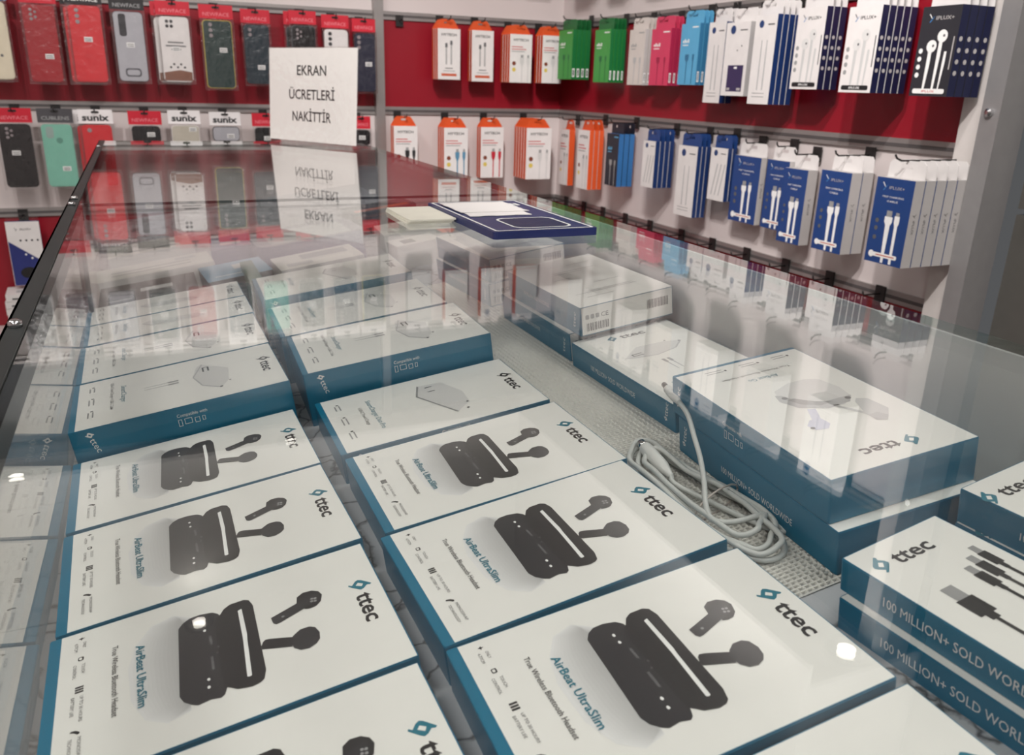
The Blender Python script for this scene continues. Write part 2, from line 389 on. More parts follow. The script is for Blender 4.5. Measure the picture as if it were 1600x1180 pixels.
BODY = mm([(-30.3, -22.1), (-34.4, -19.5), (-37, -15.5), (-37.3, -9.7), (-35.6, -3.6), (-32.4, -.7), (-29.7, -.1), (-25, -1.7), (29.7, -2.3), (35.2, -4.2), (36.7, -6.2), (35.3, -10.7), (36.2, -16.7), (34.4, -19.6), (30.7, -23), (25.6, -24.8)])
LID = mm([(-31, .1), (-35.3, 2.6), (-37.7, 6.2), (-37.9, 13.7), (-36, 16.4), (-30.3, 17.9), (27.9, 16.6), (34.3, 14.8), (36, 12.6), (36.7, 8.6), (34.9, 1.8), (32.4, -.7), (29.7, -4), (-27, -3.4)])
SLOT = mm([(-29.2, 9.5), (-29.9, 11.7), (-5.2, 11.6), (-.9, 11.1), (28.5, 9.6), (28.9, 8.4), (28.3, 7.3), (-2.7, 9.1)])
BUD1H = mm([(-23.5, 41.5), (-26, 45.2), (-25.4, 50.2), (-22.6, 53.6), (-18.5, 54.8), (-12.9, 53), (-9.9, 49.8), (-9.4, 46.5), (-10.2, 43.9), (-18.2, 40.4)])
BUD1S = mm([(-12.5, 25.3), (-21.1, 49.1), (-21.4, 51.3), (-14.4, 52), (-5.8, 29.1), (-5.6, 27.1), (-7.3, 25.7)])
BUD2H = mm([(9.1, 33.5), (5.9, 37.8), (6, 42.7), (8.2, 45.5), (13.5, 46.8), (18.7, 45.9), (21.6, 43.6), (23.4, 39.4), (22.5, 35.1), (19, 32.3), (15, 31.6)])
BUD2S = mm([(5.7, 18.3), (4.4, 19.7), (4.9, 22.2), (10.2, 33.9), (17.4, 31.6), (12.6, 19.9), (11.4, 17.1), (8.8, 17)])
UW, UH, UT = .1165, .1755, .0250
INK2 = mat('print_charcoal', (50, 50, 53), .35)
def slim_kind():
    c = carton(UW, UH, UT, .0062); M = TM(UT); Mtx = M @ Matrix.Translation((0, 0, .0004))
    pic = MB()
    for i in range(12):
        k = 1-i/12*.9; g_ = int(229-i*4.2); m = mat('print_shade_%d' % i, (g_, g_, g_-1), .42, var=.005)
        base = [(-37, -14), (26, -22), (38, -20), (41, -31), (33, -41), (16, -47), (-10, -48), (-28, -44), (-41, -36), (-45, -24)]
        pic.poly(mm([(-2+(x+2)*(.86+.14*k), -20+(y+20)*k) for x, y in base]), .00001*i, m, M)
    pic.poly(BODY, .00012, INK2, M); pic.poly(LID, .00016, INK, M); pic.poly(SLOT, .0002, PWHITE, M)
    for x, y in ((-26.9, -9.1), (-21.1, -9), (20.2, -10.5), (26.1, -10.9)): pic.disc(x/1000, y/1000, .0002, .0012, PWHITE, 8, M, .0008)
    for a in ((-15, -7.4, -7, -6), (3, -8.2, 14, -6.8), (-4, -4, -2.6, -3), (1, -5, 2, -4)): pic.poly(mm([(a[0], a[1]), (a[2], a[1]), (a[2], a[3]), (a[0], a[3])]), .0002, GREY2, M)
    pic.poly(BUD1H, .00012, INK, M); pic.poly(BUD1S, .00016, INK2, M); pic.poly(BUD2H, .00016, INK2, M); pic.poly(BUD2S, .00012, INK, M)
    for dx, dy in ((-17.5, 48.8), (-15.2, 48.3), (-17, 50.6), (-14.6, 50.2)): pic.disc(dx/1000, dy/1000, .0002, .0009, GREYP, 6, M)
    pic.disc(.0155, .0375, .0002, .0013, INK, 8, M); pic.disc(-.0102, .0315, .0002, .001, GREYP, 5, M)
    t = MB(); t.text('AirBeat UltraSlim', -.0272, -.0438, .0046, TEALP, 0, .0505, Mtx, .012)
    t.text('True Wireless Bluetooth Headset', -.0335, -.0556, .0031, INK, 0, .0568, Mtx, .003)
    for s1, s2, x in (('ONLY', '4.77CM', -.0472), ('TOUCH', 'CONTROL', -.0278), ('UP TO 30 HOURS', 'BATTERY LIFE', -.0015), ('MONOSWAP', 'TECHNOLOGY', .0283)):
        L1 = {'ONLY': .0055, 'TOUCH': .008, 'UP TO 30 HOURS': .019, 'MONOSWAP': .0165}[s1]; L2 = {'4.77CM': .0076, 'CONTROL': .0112, 'BATTERY LIFE': .0141, 'TECHNOLOGY': .0162}[s2]
        t.text(s1, x, -.0704, .0017, GREY2, 0, L1, Mtx); t.text(s2, x, -.0745, .0017, GREY2, 0, L2, Mtx)
    t.poly(mm([(-52.6, -71), (-51.6, -71), (-51.4, -69.6), (-50.6, -71), (-49.6, -71.4), (-50.6, -71.8), (-51.4, -73), (-51.8, -71.6)]), 0, INK, M)
    t.poly(rrect(-.0345, -.0725, -.0312, -.0697, .0008, 3), 0, INK, M); t.poly(rrect(-.0338, -.072, -.0318, -.0705, .0005, 3), .0001, WHITE, M)
    for k in range(3): t.poly(mm([(-9.8+k*1.9, -73), (-8.5+k*1.9, -73), (-8.5+k*1.9, -69), (-9.8+k*1.9, -69)]), 0, INK, M)
    t.poly(mm([(23.6, -74.2), (24.4, -72.2), (26, -70.6), (25.8, -69.8), (24.6, -69.6), (23, -71.4), (22.6, -73.4)]), 0, INK, M)
    lg = logo(MB(), 0, M)
    sd = MB(); Ms = side_px(UW, UT); sd.text('ttec', -.07, .009, .007, PWHITE, 0, .02, Ms)
    return [('carton', c.mesh('carton'), [('product_picture', pic.mesh('product_picture')), ('printed_text', t.mesh('printed_text')), ('brand_logo', lg.mesh('brand_logo')), ('side_print', sd.mesh('side_print'))])]
def charger_pic(mb, M, kind):
    if kind == 'single':
        P = mm([(-38, 22), (-31.8, 17), (-6.2, 12), (20.4, 18), (35.7, 33), (19.8, 41), (-12.5, 44)])
        mb.poly(P, 0, PALE, M); mb.poly(mm([(-38, 22), (-6.2, 12), (20, 18), (35.7, 33), (34, 34), (19, 19.2), (-6, 13.2), (-37, 22.8)]), .00005, PALE3, M)
        for a in ((-28, 21.5, -16, 23), (-28, 21.5, -26.6, 27.5), (-28, 26, -16, 27.5)): mb.poly(mm([(a[0], a[1]), (a[2], a[1]), (a[2], a[3]), (a[0], a[3])]), .0001, INK, M)
        mb.disc(.033, .0335, .0001, .0014, INK, 8, M); mb.disc(.021, .042, .0001, .0011, INK, 8, M)
        for y in (-9, -3): mb.poly(mm([(y, -29), (y+1, -29), (y+1.6, 0), (y-.6, 0)]), 0, PALE3, M)
        for y in (-10, -4): mb.poly(mm([(y, -9), (y+3.4, -9), (y+3.4, 0), (y, 0)]), .00005, GREYP, M)
    elif kind == 'duo':
        mb.poly(mm([(-38.8, .3), (-16, -6), (35, 15), (20, 30), (-4.9, 32), (-36, 22)]), 0, PALE, M)
        mb.poly(mm([(-39.2, .3), (-16, -7), (35, 14.2), (35, 16), (-16, -5), (-38, 1.8)]), .00005, GREYP, M)
        for x0 in (-32, -21.5): mb.poly(mm([(x0, 5.5), (x0+1.4, 5.5), (x0+1.4, 12), (x0, 12)]), .0001, INK, M)
        mb.disc(.0196, .0283, .0001, .0012, INK, 7, M); mb.disc(.032, .0248, .0001, .0013, INK, 7, M)
    else:
        mb.poly(mm([(-16, -20), (-6, -28), (14, -18), (20, 30), (10, 38), (-10, 30)]), 0, PALE, M)
        mb.poly(mm([(-16.5, -20), (-6, -29), (14, -19), (14, -17.5), (-6, -27.4), (-16, -19)]), .00005, GREYP, M)
        for y in (-4, 8, 22): mb.disc(.002, y/1000, .0001, .0012, INK, 7, M)
    return mb
def charger_kind(T, Wd, title, sub, tl, sl, kind, H=.1755, sides='px', lg=True):
    c = carton(Wd, H, T, .005); M = TM(T)
    k = Wd/.1165
    pic = charger_pic(MB(), M @ Matrix.Diagonal((k, 1, 1, 1)), kind)
    t = MB(); t.text(title, tl[0]*k, -.0478, .0046, TEALP, 0, (tl[1]-tl[0])*k, M, .004); t.text(sub, sl[0]*k, -.0566, .003, INK, 0, (sl[1]-sl[0])*k, M)
    for x, w_ in ((-.040, .012), (-.010, .015), (.021, .014)):
        t.poly(rrect((x-.002)*k, -.0722, x*k, -.0698, .0007, 2), 0, INK, M)
        for dy in (-.0700, -.0736): t.poly([(x*k+.001, dy-.0006), ((x+w_)*k, dy-.0006), ((x+w_)*k, dy+.0006), (x*k+.001, dy+.0006)], 0, GREYP, M)
    sd = MB()
    if sides == 'px':
        Ms = side_px(Wd, T); Mt = Ms @ Matrix.Translation((-.074, T*.99, 0)) @ Matrix.Rotation(rad(-74), 4, 'Z')
        sd.text('ttec', .0085, -.003, .0052, PWHITE, 0, .0128, Mt); sd.poly([(x*.5+.0130, y*.5-.0385) for x, y in LOGO], 0, PWHITE, Mt); sd.poly([(x*.5+.0130, y*.5-.0385) for x, y in LHOLE], .0001, TEAL, Mt)
        sd.text('Compatible with', -.007, T*.82, .0030, PWHITE, 0, .024, Ms)
        gadgets(sd, Ms @ Matrix.Translation((.003, T*.66, 0)))
    subs = [('product_picture', pic.mesh('product_picture')), ('printed_text', t.mesh('printed_text')), ('side_print', sd.mesh('side_print'))]
    subs.append(('brand_logo', logo(MB(), 0, M, INK, INK).mesh('brand_logo')))
    return [('carton', c.mesh('carton'), subs)]

SLIM = slim_kind()
def slim(x, y, rot, label):
    put(SLIM, 'earphone_box', label, 'box', on_shelf(x, y, 0, -90+rot), 'black earphone cartons in the counter')
for x, y, r, l in (
    (.0155, .2690, .6, 'white black-earphones carton lowest in the near row beside the front pane'),
    (.0160, .3890, .8, 'white black-earphones carton, second up the row beside the front pane'),
    (.0158, .5090, 1.6, 'white black-earphones carton, third up the row beside the front pane'),
    (.0140, .6285, .9, 'white black-earphones carton touching the front charger carton beside the front pane'),
    (.2015, .1475, -.5, 'white earphone carton cut off at the lower right picture edge'),
    (.2020, .2690, -1.0, 'largest-looking white black-earphones carton, lower middle of the picture'),
    (.2020, .3910, 1.2, 'white black-earphones carton between two others, beside the coiled cable end'),
    (.2050, .5085, .0, 'white black-earphones carton just before the dual charger carton')): slim(x, y, r, l)

CH = charger_kind(.050, .1165, 'SmartCharger', 'USB-A Travel Charger + USB-C Cable', (-.028, .014), (-.042, .026), 'single')
CHB = charger_kind(.050, .079, 'SmartCharger', 'USB-A Travel Charger', (-.030, .018), (-.034, .022), 'strip')
CHD = charger_kind(.0250, .1130, 'SmartCharger Duo Pro', 'USB-C Travel Charge', (-.035, .029), (-.023, .016), 'duo')
CHG = charger_kind(.058, .1120, 'SmartCharger', 'USB-C Travel Charge', (-.026, .016), (-.020, .016), 'duo')
GC = 'tall charger cartons in the counter'
put(CHD, 'charger_box', 'flat dual charger carton between the earphone cartons and the tall chargers', 'box', on_shelf(.2045, .6300, 0, -90-.5), GC)
put(CH, 'charger_box', 'tall charger carton nearest the camera beside the front pane', 'box', on_shelf(.0150, .7490, 0, -90+.8), GC)
put(CH, 'charger_box', 'second tall charger carton beside the front pane', 'box', on_shelf(.0145, .8680, 0, -90+.6), GC)
put(CHB, 'charger_box', 'narrow tall charger carton third beside the front pane', 'box', on_shelf(.0150, .9700, 0, -90+.4), GC)
put(CHB, 'charger_box', 'narrow tall charger carton last beside the front pane', 'box', on_shelf(.0140, 1.0520, 0, -90+.3), GC)
put(CH, 'charger_box', 'tall charger carton behind the flat dual charger carton', 'box', on_shelf(.2035, .7520, 0, -90-2.0), GC)
put(CH, 'charger_box', 'tall charger carton between two others in the middle row', 'box', on_shelf(.2020, .8730, 0, -90-1.2), GC)
put(CHG, 'charger_box', 'slightly higher charger carton at the far end of the middle row', 'box', on_shelf(.2010, .9930, 0, -90-1.6), GC)

# knitted anti-slip mat
MATX0, MATX1, MATY0, MATY1 = .2945, .4735, .297, 1.06
def mat_mesh():
    mb = MB(); px, py = .0044, .0032; hx, hy = .0014, .00075
    nx = int((MATX1-MATX0)/px); ny = int((MATY1-MATY0)/py); V = []; F = []
    KN = mat('knit_white', (226, 224, 217), .85, var=.05, scale=300)
    for j in range(ny):
        sh = .0008 if j % 2 else 0
        for i in range(nx):
            x, y = MATX0+(i+.5)*px+sh, MATY0+(j+.5)*py; b = len(V)
            for dx, dy, h in ((-px/2, -py/2, .0009), (px/2, -py/2, .0009), (px/2, py/2, .0009), (-px/2, py/2, .0009)): V.append((x+dx, y+dy, zs(x+dx)+h))
            for dx, dy in ((-hx, -hy), (hx, -hy), (hx, hy), (-hx, hy)):
                V.append((x+dx*1.25, y+dy*1.25, zs(x+dx)+.0017)); V.append((x+dx, y+dy, zs(x+dx)+.0004))
            for k in range(4):
                k2 = (k+1) % 4
                F.append((b+k, b+k2, b+4+2*k2, b+4+2*k)); F.append((b+4+2*k, b+4+2*k2, b+5+2*k2, b+5+2*k))
    mb.add(V, F, KN); return mb.mesh('non_slip_mat')
tag(obj('non_slip_mat', mat_mesh()), 'white knitted open-weave anti-slip mat on the sloping shelf', 'mat')
MH = .0018

# cartons on the mat
BACKT = mat('barcode_ink', (60, 60, 62), .5)
def back_carton(Wd, H, T):
    """carton lying face down: plain white back with small print, teal sides, white end with barcode"""
    c = MB(); a, b = Wd/2, H/2
    c.prism(rrect(-a, -b, a, b, .001, 2), 0, T, TEAL, I4, WHITE)
    e = MB(); Me = side_ny(H, T); e.poly([(-a+.001, .001), (a-.001, .001), (a-.001, T-.0008), (-a+.001, T-.0008)], 0, WHITE, Me)
    x = -a+.006; k = 0
    while x < -a+.030:
        w_ = (.0005, .0009, .0004, .0012)[k % 4]; e.poly([(x, .004), (x+w_, .004), (x+w_, .012), (x, .012)], .0001, BACKT, Me); x += w_+(.0006, .0004, .0009)[k % 3]; k += 1
    x = a-.03
    while x < a-.006:
        w_ = (.0006, .0004, .0010)[k % 3]; e.poly([(x, .012), (x+w_, .012), (x+w_, .021), (x, .021)], .0001, BACKT, Me); x += w_+(.0006, .0004)[k % 2]; k += 1
    e.text('CE', -a+.022, .016, .0045, BACKT, .0001, .008, Me)
    for j in range(3): e.poly(rrect(-a+.005+j*.0055, .016, -a+.009+j*.0055, .0205, .001, 2), .0001, GREYP, Me)
    t = MB(); M = TM(T)
    for y, x0, x1 in ((-.062, -.03, .0), (-.048, -.036, .034), (-.044, -.02, .03), (-.02, .0, .03), (.01, -.03, -.012), (.03, -.02, .012), (.036, -.02, .03), (.058, .008, .036)):
        t.poly([(x0, y), (x1, y), (x1, y+.0011), (x0, y+.0011)], 0, GREYP, M)
    s_ = MB(); Ms = side_nx(Wd, T); s_.text('100 MILLION+ SOLD WORLDWIDE', -.045, T*.42, .0042, PWHITE, 0, .062, Ms)
    s_.text('ttec', 0, 0, .0055, PWHITE, 0, .016, Ms @ Matrix.Translation((H/2-.012, .006, 0)) @ Matrix.Rotation(rad(80), 4, 'Z'))
    return [('carton', c.mesh('carton'), [('end_label', e.mesh('end_label')), ('printed_text', t.mesh('printed_text')), ('side_print', s_.mesh('side_print'))])]
BK = back_carton(.1035, .172, .0290)
GB = 'cartons stacked on the knitted mat'
put(BK, 'charger_box', 'lower carton of the teal-sided pair under the blue tray', 'box', on_shelf(.416, .997, MH, 3), GB)
put(BK, 'charger_box', 'upper carton of the teal-sided pair under the blue tray', 'box', on_shelf(.416, .997, MH+.0298, 3), GB)
put(BK, 'charger_box', 'lower carton of the pair with barcode ends, half hidden behind', 'box', on_shelf(.4185, .7755, MH, 0), GB)
put(BK, 'charger_box', 'upper face-down white carton with barcodes on its near end', 'box', on_shelf(.4190, .7590, MH+.0298, .5), GB)
def mat_carton(T, Wd, H, pic, title, sub, tl, sl, side, far_logo=True, text100=True, compat=False, tsz=1.):
    c = carton(Wd, H, T, .004); M = TM(T); t = MB()
    if title: t.text(title, tl[0], tl[2], .0046, TEALP, 0, tl[1]-tl[0], M, .004); t.text(sub, sl[0], sl[2], .003, INK, 0, sl[1]-sl[0], M)
    for x, w_ in ((-.038, .012), (-.012, .014), (.016, .015)):
        t.poly(rrect(x-.002, -.0772, x, -.0748, .0007, 2), 0, INK, M)
        for dy in (-.0750, -.0784): t.poly([(x+.001, dy-.0005), (x+w_, dy-.0005), (x+w_, dy+.0005), (x+.001, dy+.0005)], 0, GREYP, M)
    s_ = MB(); Ms = side(Wd, T)
    if text100: s_.text('100 MILLION+ SOLD WORLDWIDE', -.05*tsz if side is side_nx else -.03, T*.34, .0048*tsz, PWHITE, 0, .078*tsz, Ms)
    if compat: s_.text('Compatible with', -.020, T*.62, .0028, PWHITE, 0, .022, Ms); gadgets(s_, Ms @ Matrix.Translation((-.008, T*.30, 0)))
    Mt = Ms @ Matrix.Translation((H/2-.012 if side is side_nx else -H/2+.010, T*.18, 0)) @ Matrix.Rotation(rad(82), 4, 'Z')
    s_.text('ttec', .0055, 0, .0052, PWHITE, 0, .0125, Mt); s_.poly([(x*.4+.0095, y*.4-.028) for x, y in LOGO], 0, PWHITE, Mt); s_.poly([(x*.4+.0095, y*.4-.028) for x, y in LHOLE], .0001, TEAL, Mt)
    subs = [('product_picture', pic(M).mesh('product_picture')), ('printed_text', t.mesh('printed_text')), ('side_print', s_.mesh('side_print'))]
    subs.append(('brand_logo', logo(MB(), 0, M @ Matrix.Translation((-.002 if Wd > .09 else -.008, -.004, 0))).mesh('brand_logo')))
    return [('carton', c.mesh('carton'), subs)]
def pic_single(M): return charger_pic(MB(), M @ Matrix.Rotation(rad(0), 4, 'Z') @ Matrix.Diagonal((.9, .9, 1, 1)), 'single')
R3 = mat_carton(.0235, .107, .1785, pic_single, 'SmartCharger', 'USB-C Travel Charger + Cable', (-.03, .016, -.052), (-.036, .03, -.061), side_nx)
put(R3, 'charger_box', 'flat charger carton with the white cable plug resting on its corner', 'box', on_shelf(.4172, .5908, MH, 0), GB)
LILAC = mat('print_lilac', (196, 196, 214), .4)
def pic_go(M):
    mb = MB()
    mb.poly(mm([(-30, -28), (-33, -10), (-30, 6), (-18, 14), (-2, 12), (10, 2), (14, -12), (8, -26), (-8, -33), (-22, -33)]), 0, PALE, M)
    mb.poly(mm([(-31, 4), (-24, 12), (-6, 14), (10, 4), (15, -10), (12, -20), (8, -18), (4, -4), (-8, 4), (-22, 4)]), .00005, PALE3, M)
    mb.poly(mm([(-14, 6), (-4, 8), (6, 0), (9, -10), (4, -10), (-4, 0)]), .0001, GREYP, M); mb.disc(.009, -.013, .00014, .0022, GREY2, 8, M); mb.disc(-.026, .007, .00014, .0022, GREY2, 8, M)
    mb.poly(mm([(-30, 10), (-36, 14), (-37, 32), (-30, 40), (-22, 38), (-20, 30), (-26, 14)]), 0, PALE2, M)
    mb.poly(mm([(2, 10), (7, 8), (16, 26), (11, 29)]), .0001, LILAC, M); mb.poly(mm([(8, 24), (16, 22), (22, 28), (21, 35), (13, 37), (8, 32)]), .00012, LILAC, M); mb.disc(.021, .032, .00016, .0016, INK, 7, M)
    mb.poly(mm([(-14, 14), (-11, 13), (-21, 37), (-24, 36)]), .0001, PALE2, M); mb.poly(mm([(-20, 34), (-27, 33), (-30, 40), (-25, 45), (-19, 42)]), .00012, PALE3, M)
    mb.poly(mm([(-14.4, 13.4), (-10.6, 12.4), (-10.8, 11.2), (-14.6, 12.2)]), .00016, INK, M)
    return mb
GO = mat_carton(.0285, .1055, .177, pic_go, 'AirBeat Go', 'True Wireless Bluetooth Headset', (-.012, .012, -.052), (-.029, .028, -.061), side_px, compat=True, text100=False)
GO2 = mat_carton(.0285, .1055, .177, pic_go, 'AirBeat Go', 'True Wireless Bluetooth Headset', (-.012, .012, -.052), (-.029, .028, -.061), side_px, text100=True)
put(GO2, 'earphone_box', 'lower teal carton of the pair beside the coiled cable', 'box', on_shelf(.3975, .3860, MH, 180-4), GB)
go = put(GO, 'earphone_box', 'upper upside-down earphone carton picturing white earbuds, beside the coiled cable', 'box', on_shelf(.3945, .3948, MH+.0293, 180-4.0), GB)
tb = MB()
tabP = [(-.030, .0885, .006), (.034, .0885, .006), (.034, .097, .009), (.018, .104, .004), (.004, .101, .010), (-.012, .105, .005), (-.030, .098, .009)]
tb.add(tabP, [tuple(range(7))], CLEAR); tb.add([(x, y, z+.0006) for x, y, z in tabP], [tuple(range(7))], CLEAR)
obj('hang_tab', tb.mesh('hang_tab'), go)
def pic_cables(M):
    mb = MB()
    def plug(x, y, w_, l1, l2, tail):
        mb.poly(mm([(x-w_*.36, y), (x+w_*.36, y), (x+w_*.36, y+l1), (x-w_*.36, y+l1)]), 0, GREYP, M)
        mb.poly(mm([(x-w_*.5, y-l2), (x+w_*.5, y-l2), (x+w_*.5, y), (x-w_*.5, y)]), .00005, INK, M)
        mb.poly(mm([(x-w_*.25, y-l2-4), (x+w_*.25, y-l2-4), (x+w_*.25, y-l2), (x-w_*.25, y-l2)]), .00005, INK, M)
        mb.poly(mm([(x-1.1, y-l2-tail), (x+1.1, y-l2-tail), (x+1.1, y-l2-4), (x-1.1, y-l2-4)]), .00005, INK, M)
    plug(-14, 33, 11, 10, 13, 70); plug(8, 42, 6.5, 6, 11, 80); plug(16, 47, 6.5, 6, 12, 80); plug(24, 52, 6, 6, 11, 80)
    return mb
CB = mat_carton(.0190, .070, .175, pic_cables, None, None, (-.02, .008, -.062), (-.025, .02, -.07), side_nx, tsz=1.2)
put(CB, 'cable_box', 'lower teal carton of the pair of cable cartons at the right edge', 'box', on_shelf(.3515, .1850, .0, 3.8), GB)
put(CB, 'cable_box', 'upper carton picturing black charging cables, at the right edge', 'box', on_shelf(.3534, .1897, .0196, 3.5), GB)
CB2 = mat_carton(.0212, .055, .175, pic_cables, None, None, (-.02, .008, -.062), (-.025, .02, -.07), side_nx)
put(CB2, 'cable_box', 'lower narrow carton between the cable cartons and the sliding door', 'box', on_shelf(.4415, .2000, .0, 2.5), GB)
put(CB2, 'cable_box', 'upper narrow carton between the cable cartons and the sliding door', 'box', on_shelf(.4410, .2008, .0218, 3), GB)

# coiled cable
CABM = mat('cable_grey', (206, 208, 204), .4)
def smooth(P, k=5):
    out = []
    for i in range(len(P)-1):
        p0, p1, p2, p3 = (Vector(P[max(i-1, 0)]), Vector(P[i]), Vector(P[i+1]), Vector(P[min(i+2, len(P)-1)]))
        for j in range(k):
            t = j/k; out.append(.5*((2*p1)+(p2-p0)*t+(2*p0-5*p1+4*p2-p3)*t*t+(3*p1-p0-3*p2+p3)*t**3))
    out.append(Vector(P[-1])); return out
LOOP = [(.3375, .4944), (.3514, .4887), (.3526, .4646), (.3526, .4427), (.3537, .4215), (.36, .4042), (.3645, .3856), (.3642, .3682), (.3579, .3501), (.3487, .3377), (.3366, .3305), (.322, .3302), (.3126, .3361), (.3061, .3497), (.3045, .371), (.3064, .3971), (.3093, .4315), (.3095, .4545), (.3113, .4708), (.3175, .4812)]
LOOP = [(.3000+(x-.3045)*.70, y) for x, y in LOOP]     # the bundle lies left of the earphone pair
cxm = sum(p[0] for p in LOOP)/len(LOOP); cym = sum(p[1] for p in LOOP)/len(LOOP)
path = []
tail = [(0.3580, 0.5180, 0.0408), (0.3440, 0.4735, 0.0440), (0.3385, 0.4540, 0.0425), (0.3310, 0.4340, 0.0355), (0.3266, 0.4197, 0.028), (0.3182, 0.4021, 0.021), (0.3103, 0.3887, 0.016), (0.3044, 0.3765, 0.014), (0.3044, 0.3697, 0.013), (0.3127, 0.3627, 0.013), (0.3263, 0.3599, 0.0135), (0.3340, 0.3585, 0.0135)]
for x, y, h in tail[1:]: path.append((x, y, zs(x)+h))
for n, (k, h) in enumerate(((.70, .0125), (.98, .0095), (.84, .0070), (1.0, .0042))):
    for i in range(len(LOOP)):
        x, y = LOOP[(i+9) % len(LOOP)]
        xx = cxm+(x-cxm)*k+random.uniform(-.0004, .0004)+.0012*n-.002; yy = cym+(y-cym)*(k*.8+.2)+random.uniform(-.0003, .0003)
        path.append((xx, yy, zs(xx)+h+.0012*math.sin(i*1.7+n)))
path += [(.3150, .4200, zs(.315)+.008), (.3165, .4360, zs(.3165)+.009)]
cb = obj('charging_cable', None, None, Matrix.Translation((cxm, cym, zs(cxm)+MH))); tag(cb, 'coiled pale grey charging cable lying on the knitted mat', 'cable')
INVC = Matrix.Translation((-cxm, -cym, -zs(cxm)-MH))
def cobj(name, mb, smooth_=True): return obj(name, mb.mesh(name, smooth_), cb)
mb = MB(); mb.tube(smooth(path, 4), .0019, CABM, 8, INVC); cobj('cord', mb)
a = Vector((tail[0][0], tail[0][1], zs(tail[0][0])+tail[0][2])); b = Vector(path[0])
mb = MB(); mb.tube([a+(b-a)*t for t in (.32, .36, .75, .92, 1.0)], [.0024, .0036, .0038, .0026, .0020], mat('plug_white', (226, 226, 222), .35), 12, INVC); pl_ = cobj('plug', mb)
mb = MB(); mb.tube([a+(b-a)*t for t in (.12, .34)], [.0022, .0022], mat('plug_metal', (70, 72, 74), .3, .8), 10, INVC); obj('plug_tip', mb.mesh('plug_tip', True), pl_)
e0 = Vector(path[-1]); e1 = e0+Vector((.004, .042, .004))
mb = MB(); mb.tube([e0+(e1-e0)*t for t in (0, .12, .35, .95, 1.0)], [.0020, .0030, .0052, .0052, .0046], mat('plug_white', (226, 226, 222), .35), 12, INVC); pl_ = cobj('plug', mb)
mb = MB(); mb.tube([e0+(e1-e0)*t for t in (1.0, 1.16)], [.0036, .0036], CHROME, 10, INVC); obj('plug_tip', mb.mesh('plug_tip', True), pl_)
mb = MB(); tp = []
for k in range(15):
    an = 6.2832*k/14; xx = cxm+.002+.021*math.cos(an); tp.append((xx, .392+.006*math.cos(an), zs(xx)+.0095+.0085*math.sin(an)))
mb.tube(tp, .0007, mat('tie_beige', (190, 180, 172), .5), 6, INVC); cobj('twist_tie', mb)

# ------------------------------------------------------------------ farther items under the glass
def plain_carton(Wd, H, T, top, side, marks=(), r=.0012):
    c = MB(); c.prism(rrect(-Wd/2, -H/2, Wd/2, H/2, r, 2), 0, T, side, I4, top); p = MB(); M = TM(T)
    for x0, y0, x1, y1, m_ in marks: p.poly([(x0, y0), (x1, y0), (x1, y1), (x0, y1)], .0, m_, M)
    return [('carton', c.mesh('carton'), [('printed_marks', p.mesh('printed_marks'))] if marks else [])]
C_ = lambda n, c, r=.4: mat(n, c, r)
BLK = C_('black_card', (44, 52, 50)); SKY = C_('sky_card', (120, 165, 190)); GRN = C_('green_card', (26, 92, 66)); VIO = C_('violet_card', (104, 104, 138)); PUR = C_('grey_pouch', (150, 146, 156)); CRM = C_('cream_card', (222, 220, 212))
FARI = [
    ('gadget_box', 'dark grey carton with a pale sticker behind the last narrow charger', 'box', plain_carton(.12, .10, .045, BLK, BLK, ((-.01, -.01, .03, .01, PALE), (-.05, -.04, -.02, -.034, GREYP))), (-.005, 1.165, 0)),
    ('gadget_box', 'light blue and grey carton beside the dark grey carton', 'box', plain_carton(.085, .10, .045, SKY, BLK, ((.0, .0, .025, .03, PALE), (-.03, -.03, .02, -.026, PWHITE))), (.106, 1.185, 4)),
    ('gadget_box', 'long white carton with grey print lying behind the dark grey carton', 'box', plain_carton(.16, .085, .04, CRM, PALE, ((-.06, .0, .05, .004, GREYP), (-.06, -.02, .05, -.016, GREYP), (.03, .012, .06, .03, PALE2))), (.005, 1.325, 3)),
    ('gadget_box', 'violet grey carton behind the light blue carton', 'box', plain_carton(.06, .10, .05, VIO, VIO, ((-.015, -.02, .015, .0, PALE2),)), (.118, 1.36, -3)),
    ('gadget_box', 'small green carton wedged between the two charger rows', 'box', plain_carton(.016, .12, .055, GRN, GRN), (.1215, 1.115, 0)),
    ('gadget_box', 'white carton with faint print behind the far charger of the middle row', 'box', plain_carton(.115, .085, .045, CRM, PALE2, ((-.045, -.03, -.01, -.012, PALE3), (-.02, .0, .045, .03, PALE3))), (.215, 1.165, 2)),
    ('gadget_box', 'grey pouch-like carton at the far end of the middle row', 'box', plain_carton(.16, .12, .055, PUR, VIO, ((-.06, -.05, .06, .05, PALE2),), .02), (.225, 1.30, 2)),
    ('gadget_box', 'small white carton with grey label beyond the teal pair', 'box', plain_carton(.07, .05, .035, WHITE, PALE, ((-.02, -.015, .0, .01, GREYP),)), (.365, 1.20, 3)),
    ('gadget_box', 'white carton lying flat beyond the small white carton', 'box', plain_carton(.11, .09, .03, CRM, PALE), (.40, 1.33, -4)),
    ('gadget_box', 'dark carton with orange stripe far along the sliding door', 'box', plain_carton(.12, .08, .04, BLK, BLK, ((-.05, -.03, .05, -.01, C_('orange_print', (222, 110, 60))),)), (.39, 1.50, 2)),
    ('gadget_box', 'cream carton far along the front pane', 'box', plain_carton(.13, .10, .04, CRM, PALE, ((-.04, -.03, .04, -.02, GREYP),)), (.0, 1.50, 2)),
    ('gadget_box', 'grey carton in the middle of the far shelf end', 'box', plain_carton(.12, .09, .04, PALE3, PALE3, ((-.04, -.02, .02, .02, PALE),)), (.19, 1.50, 0)),
]
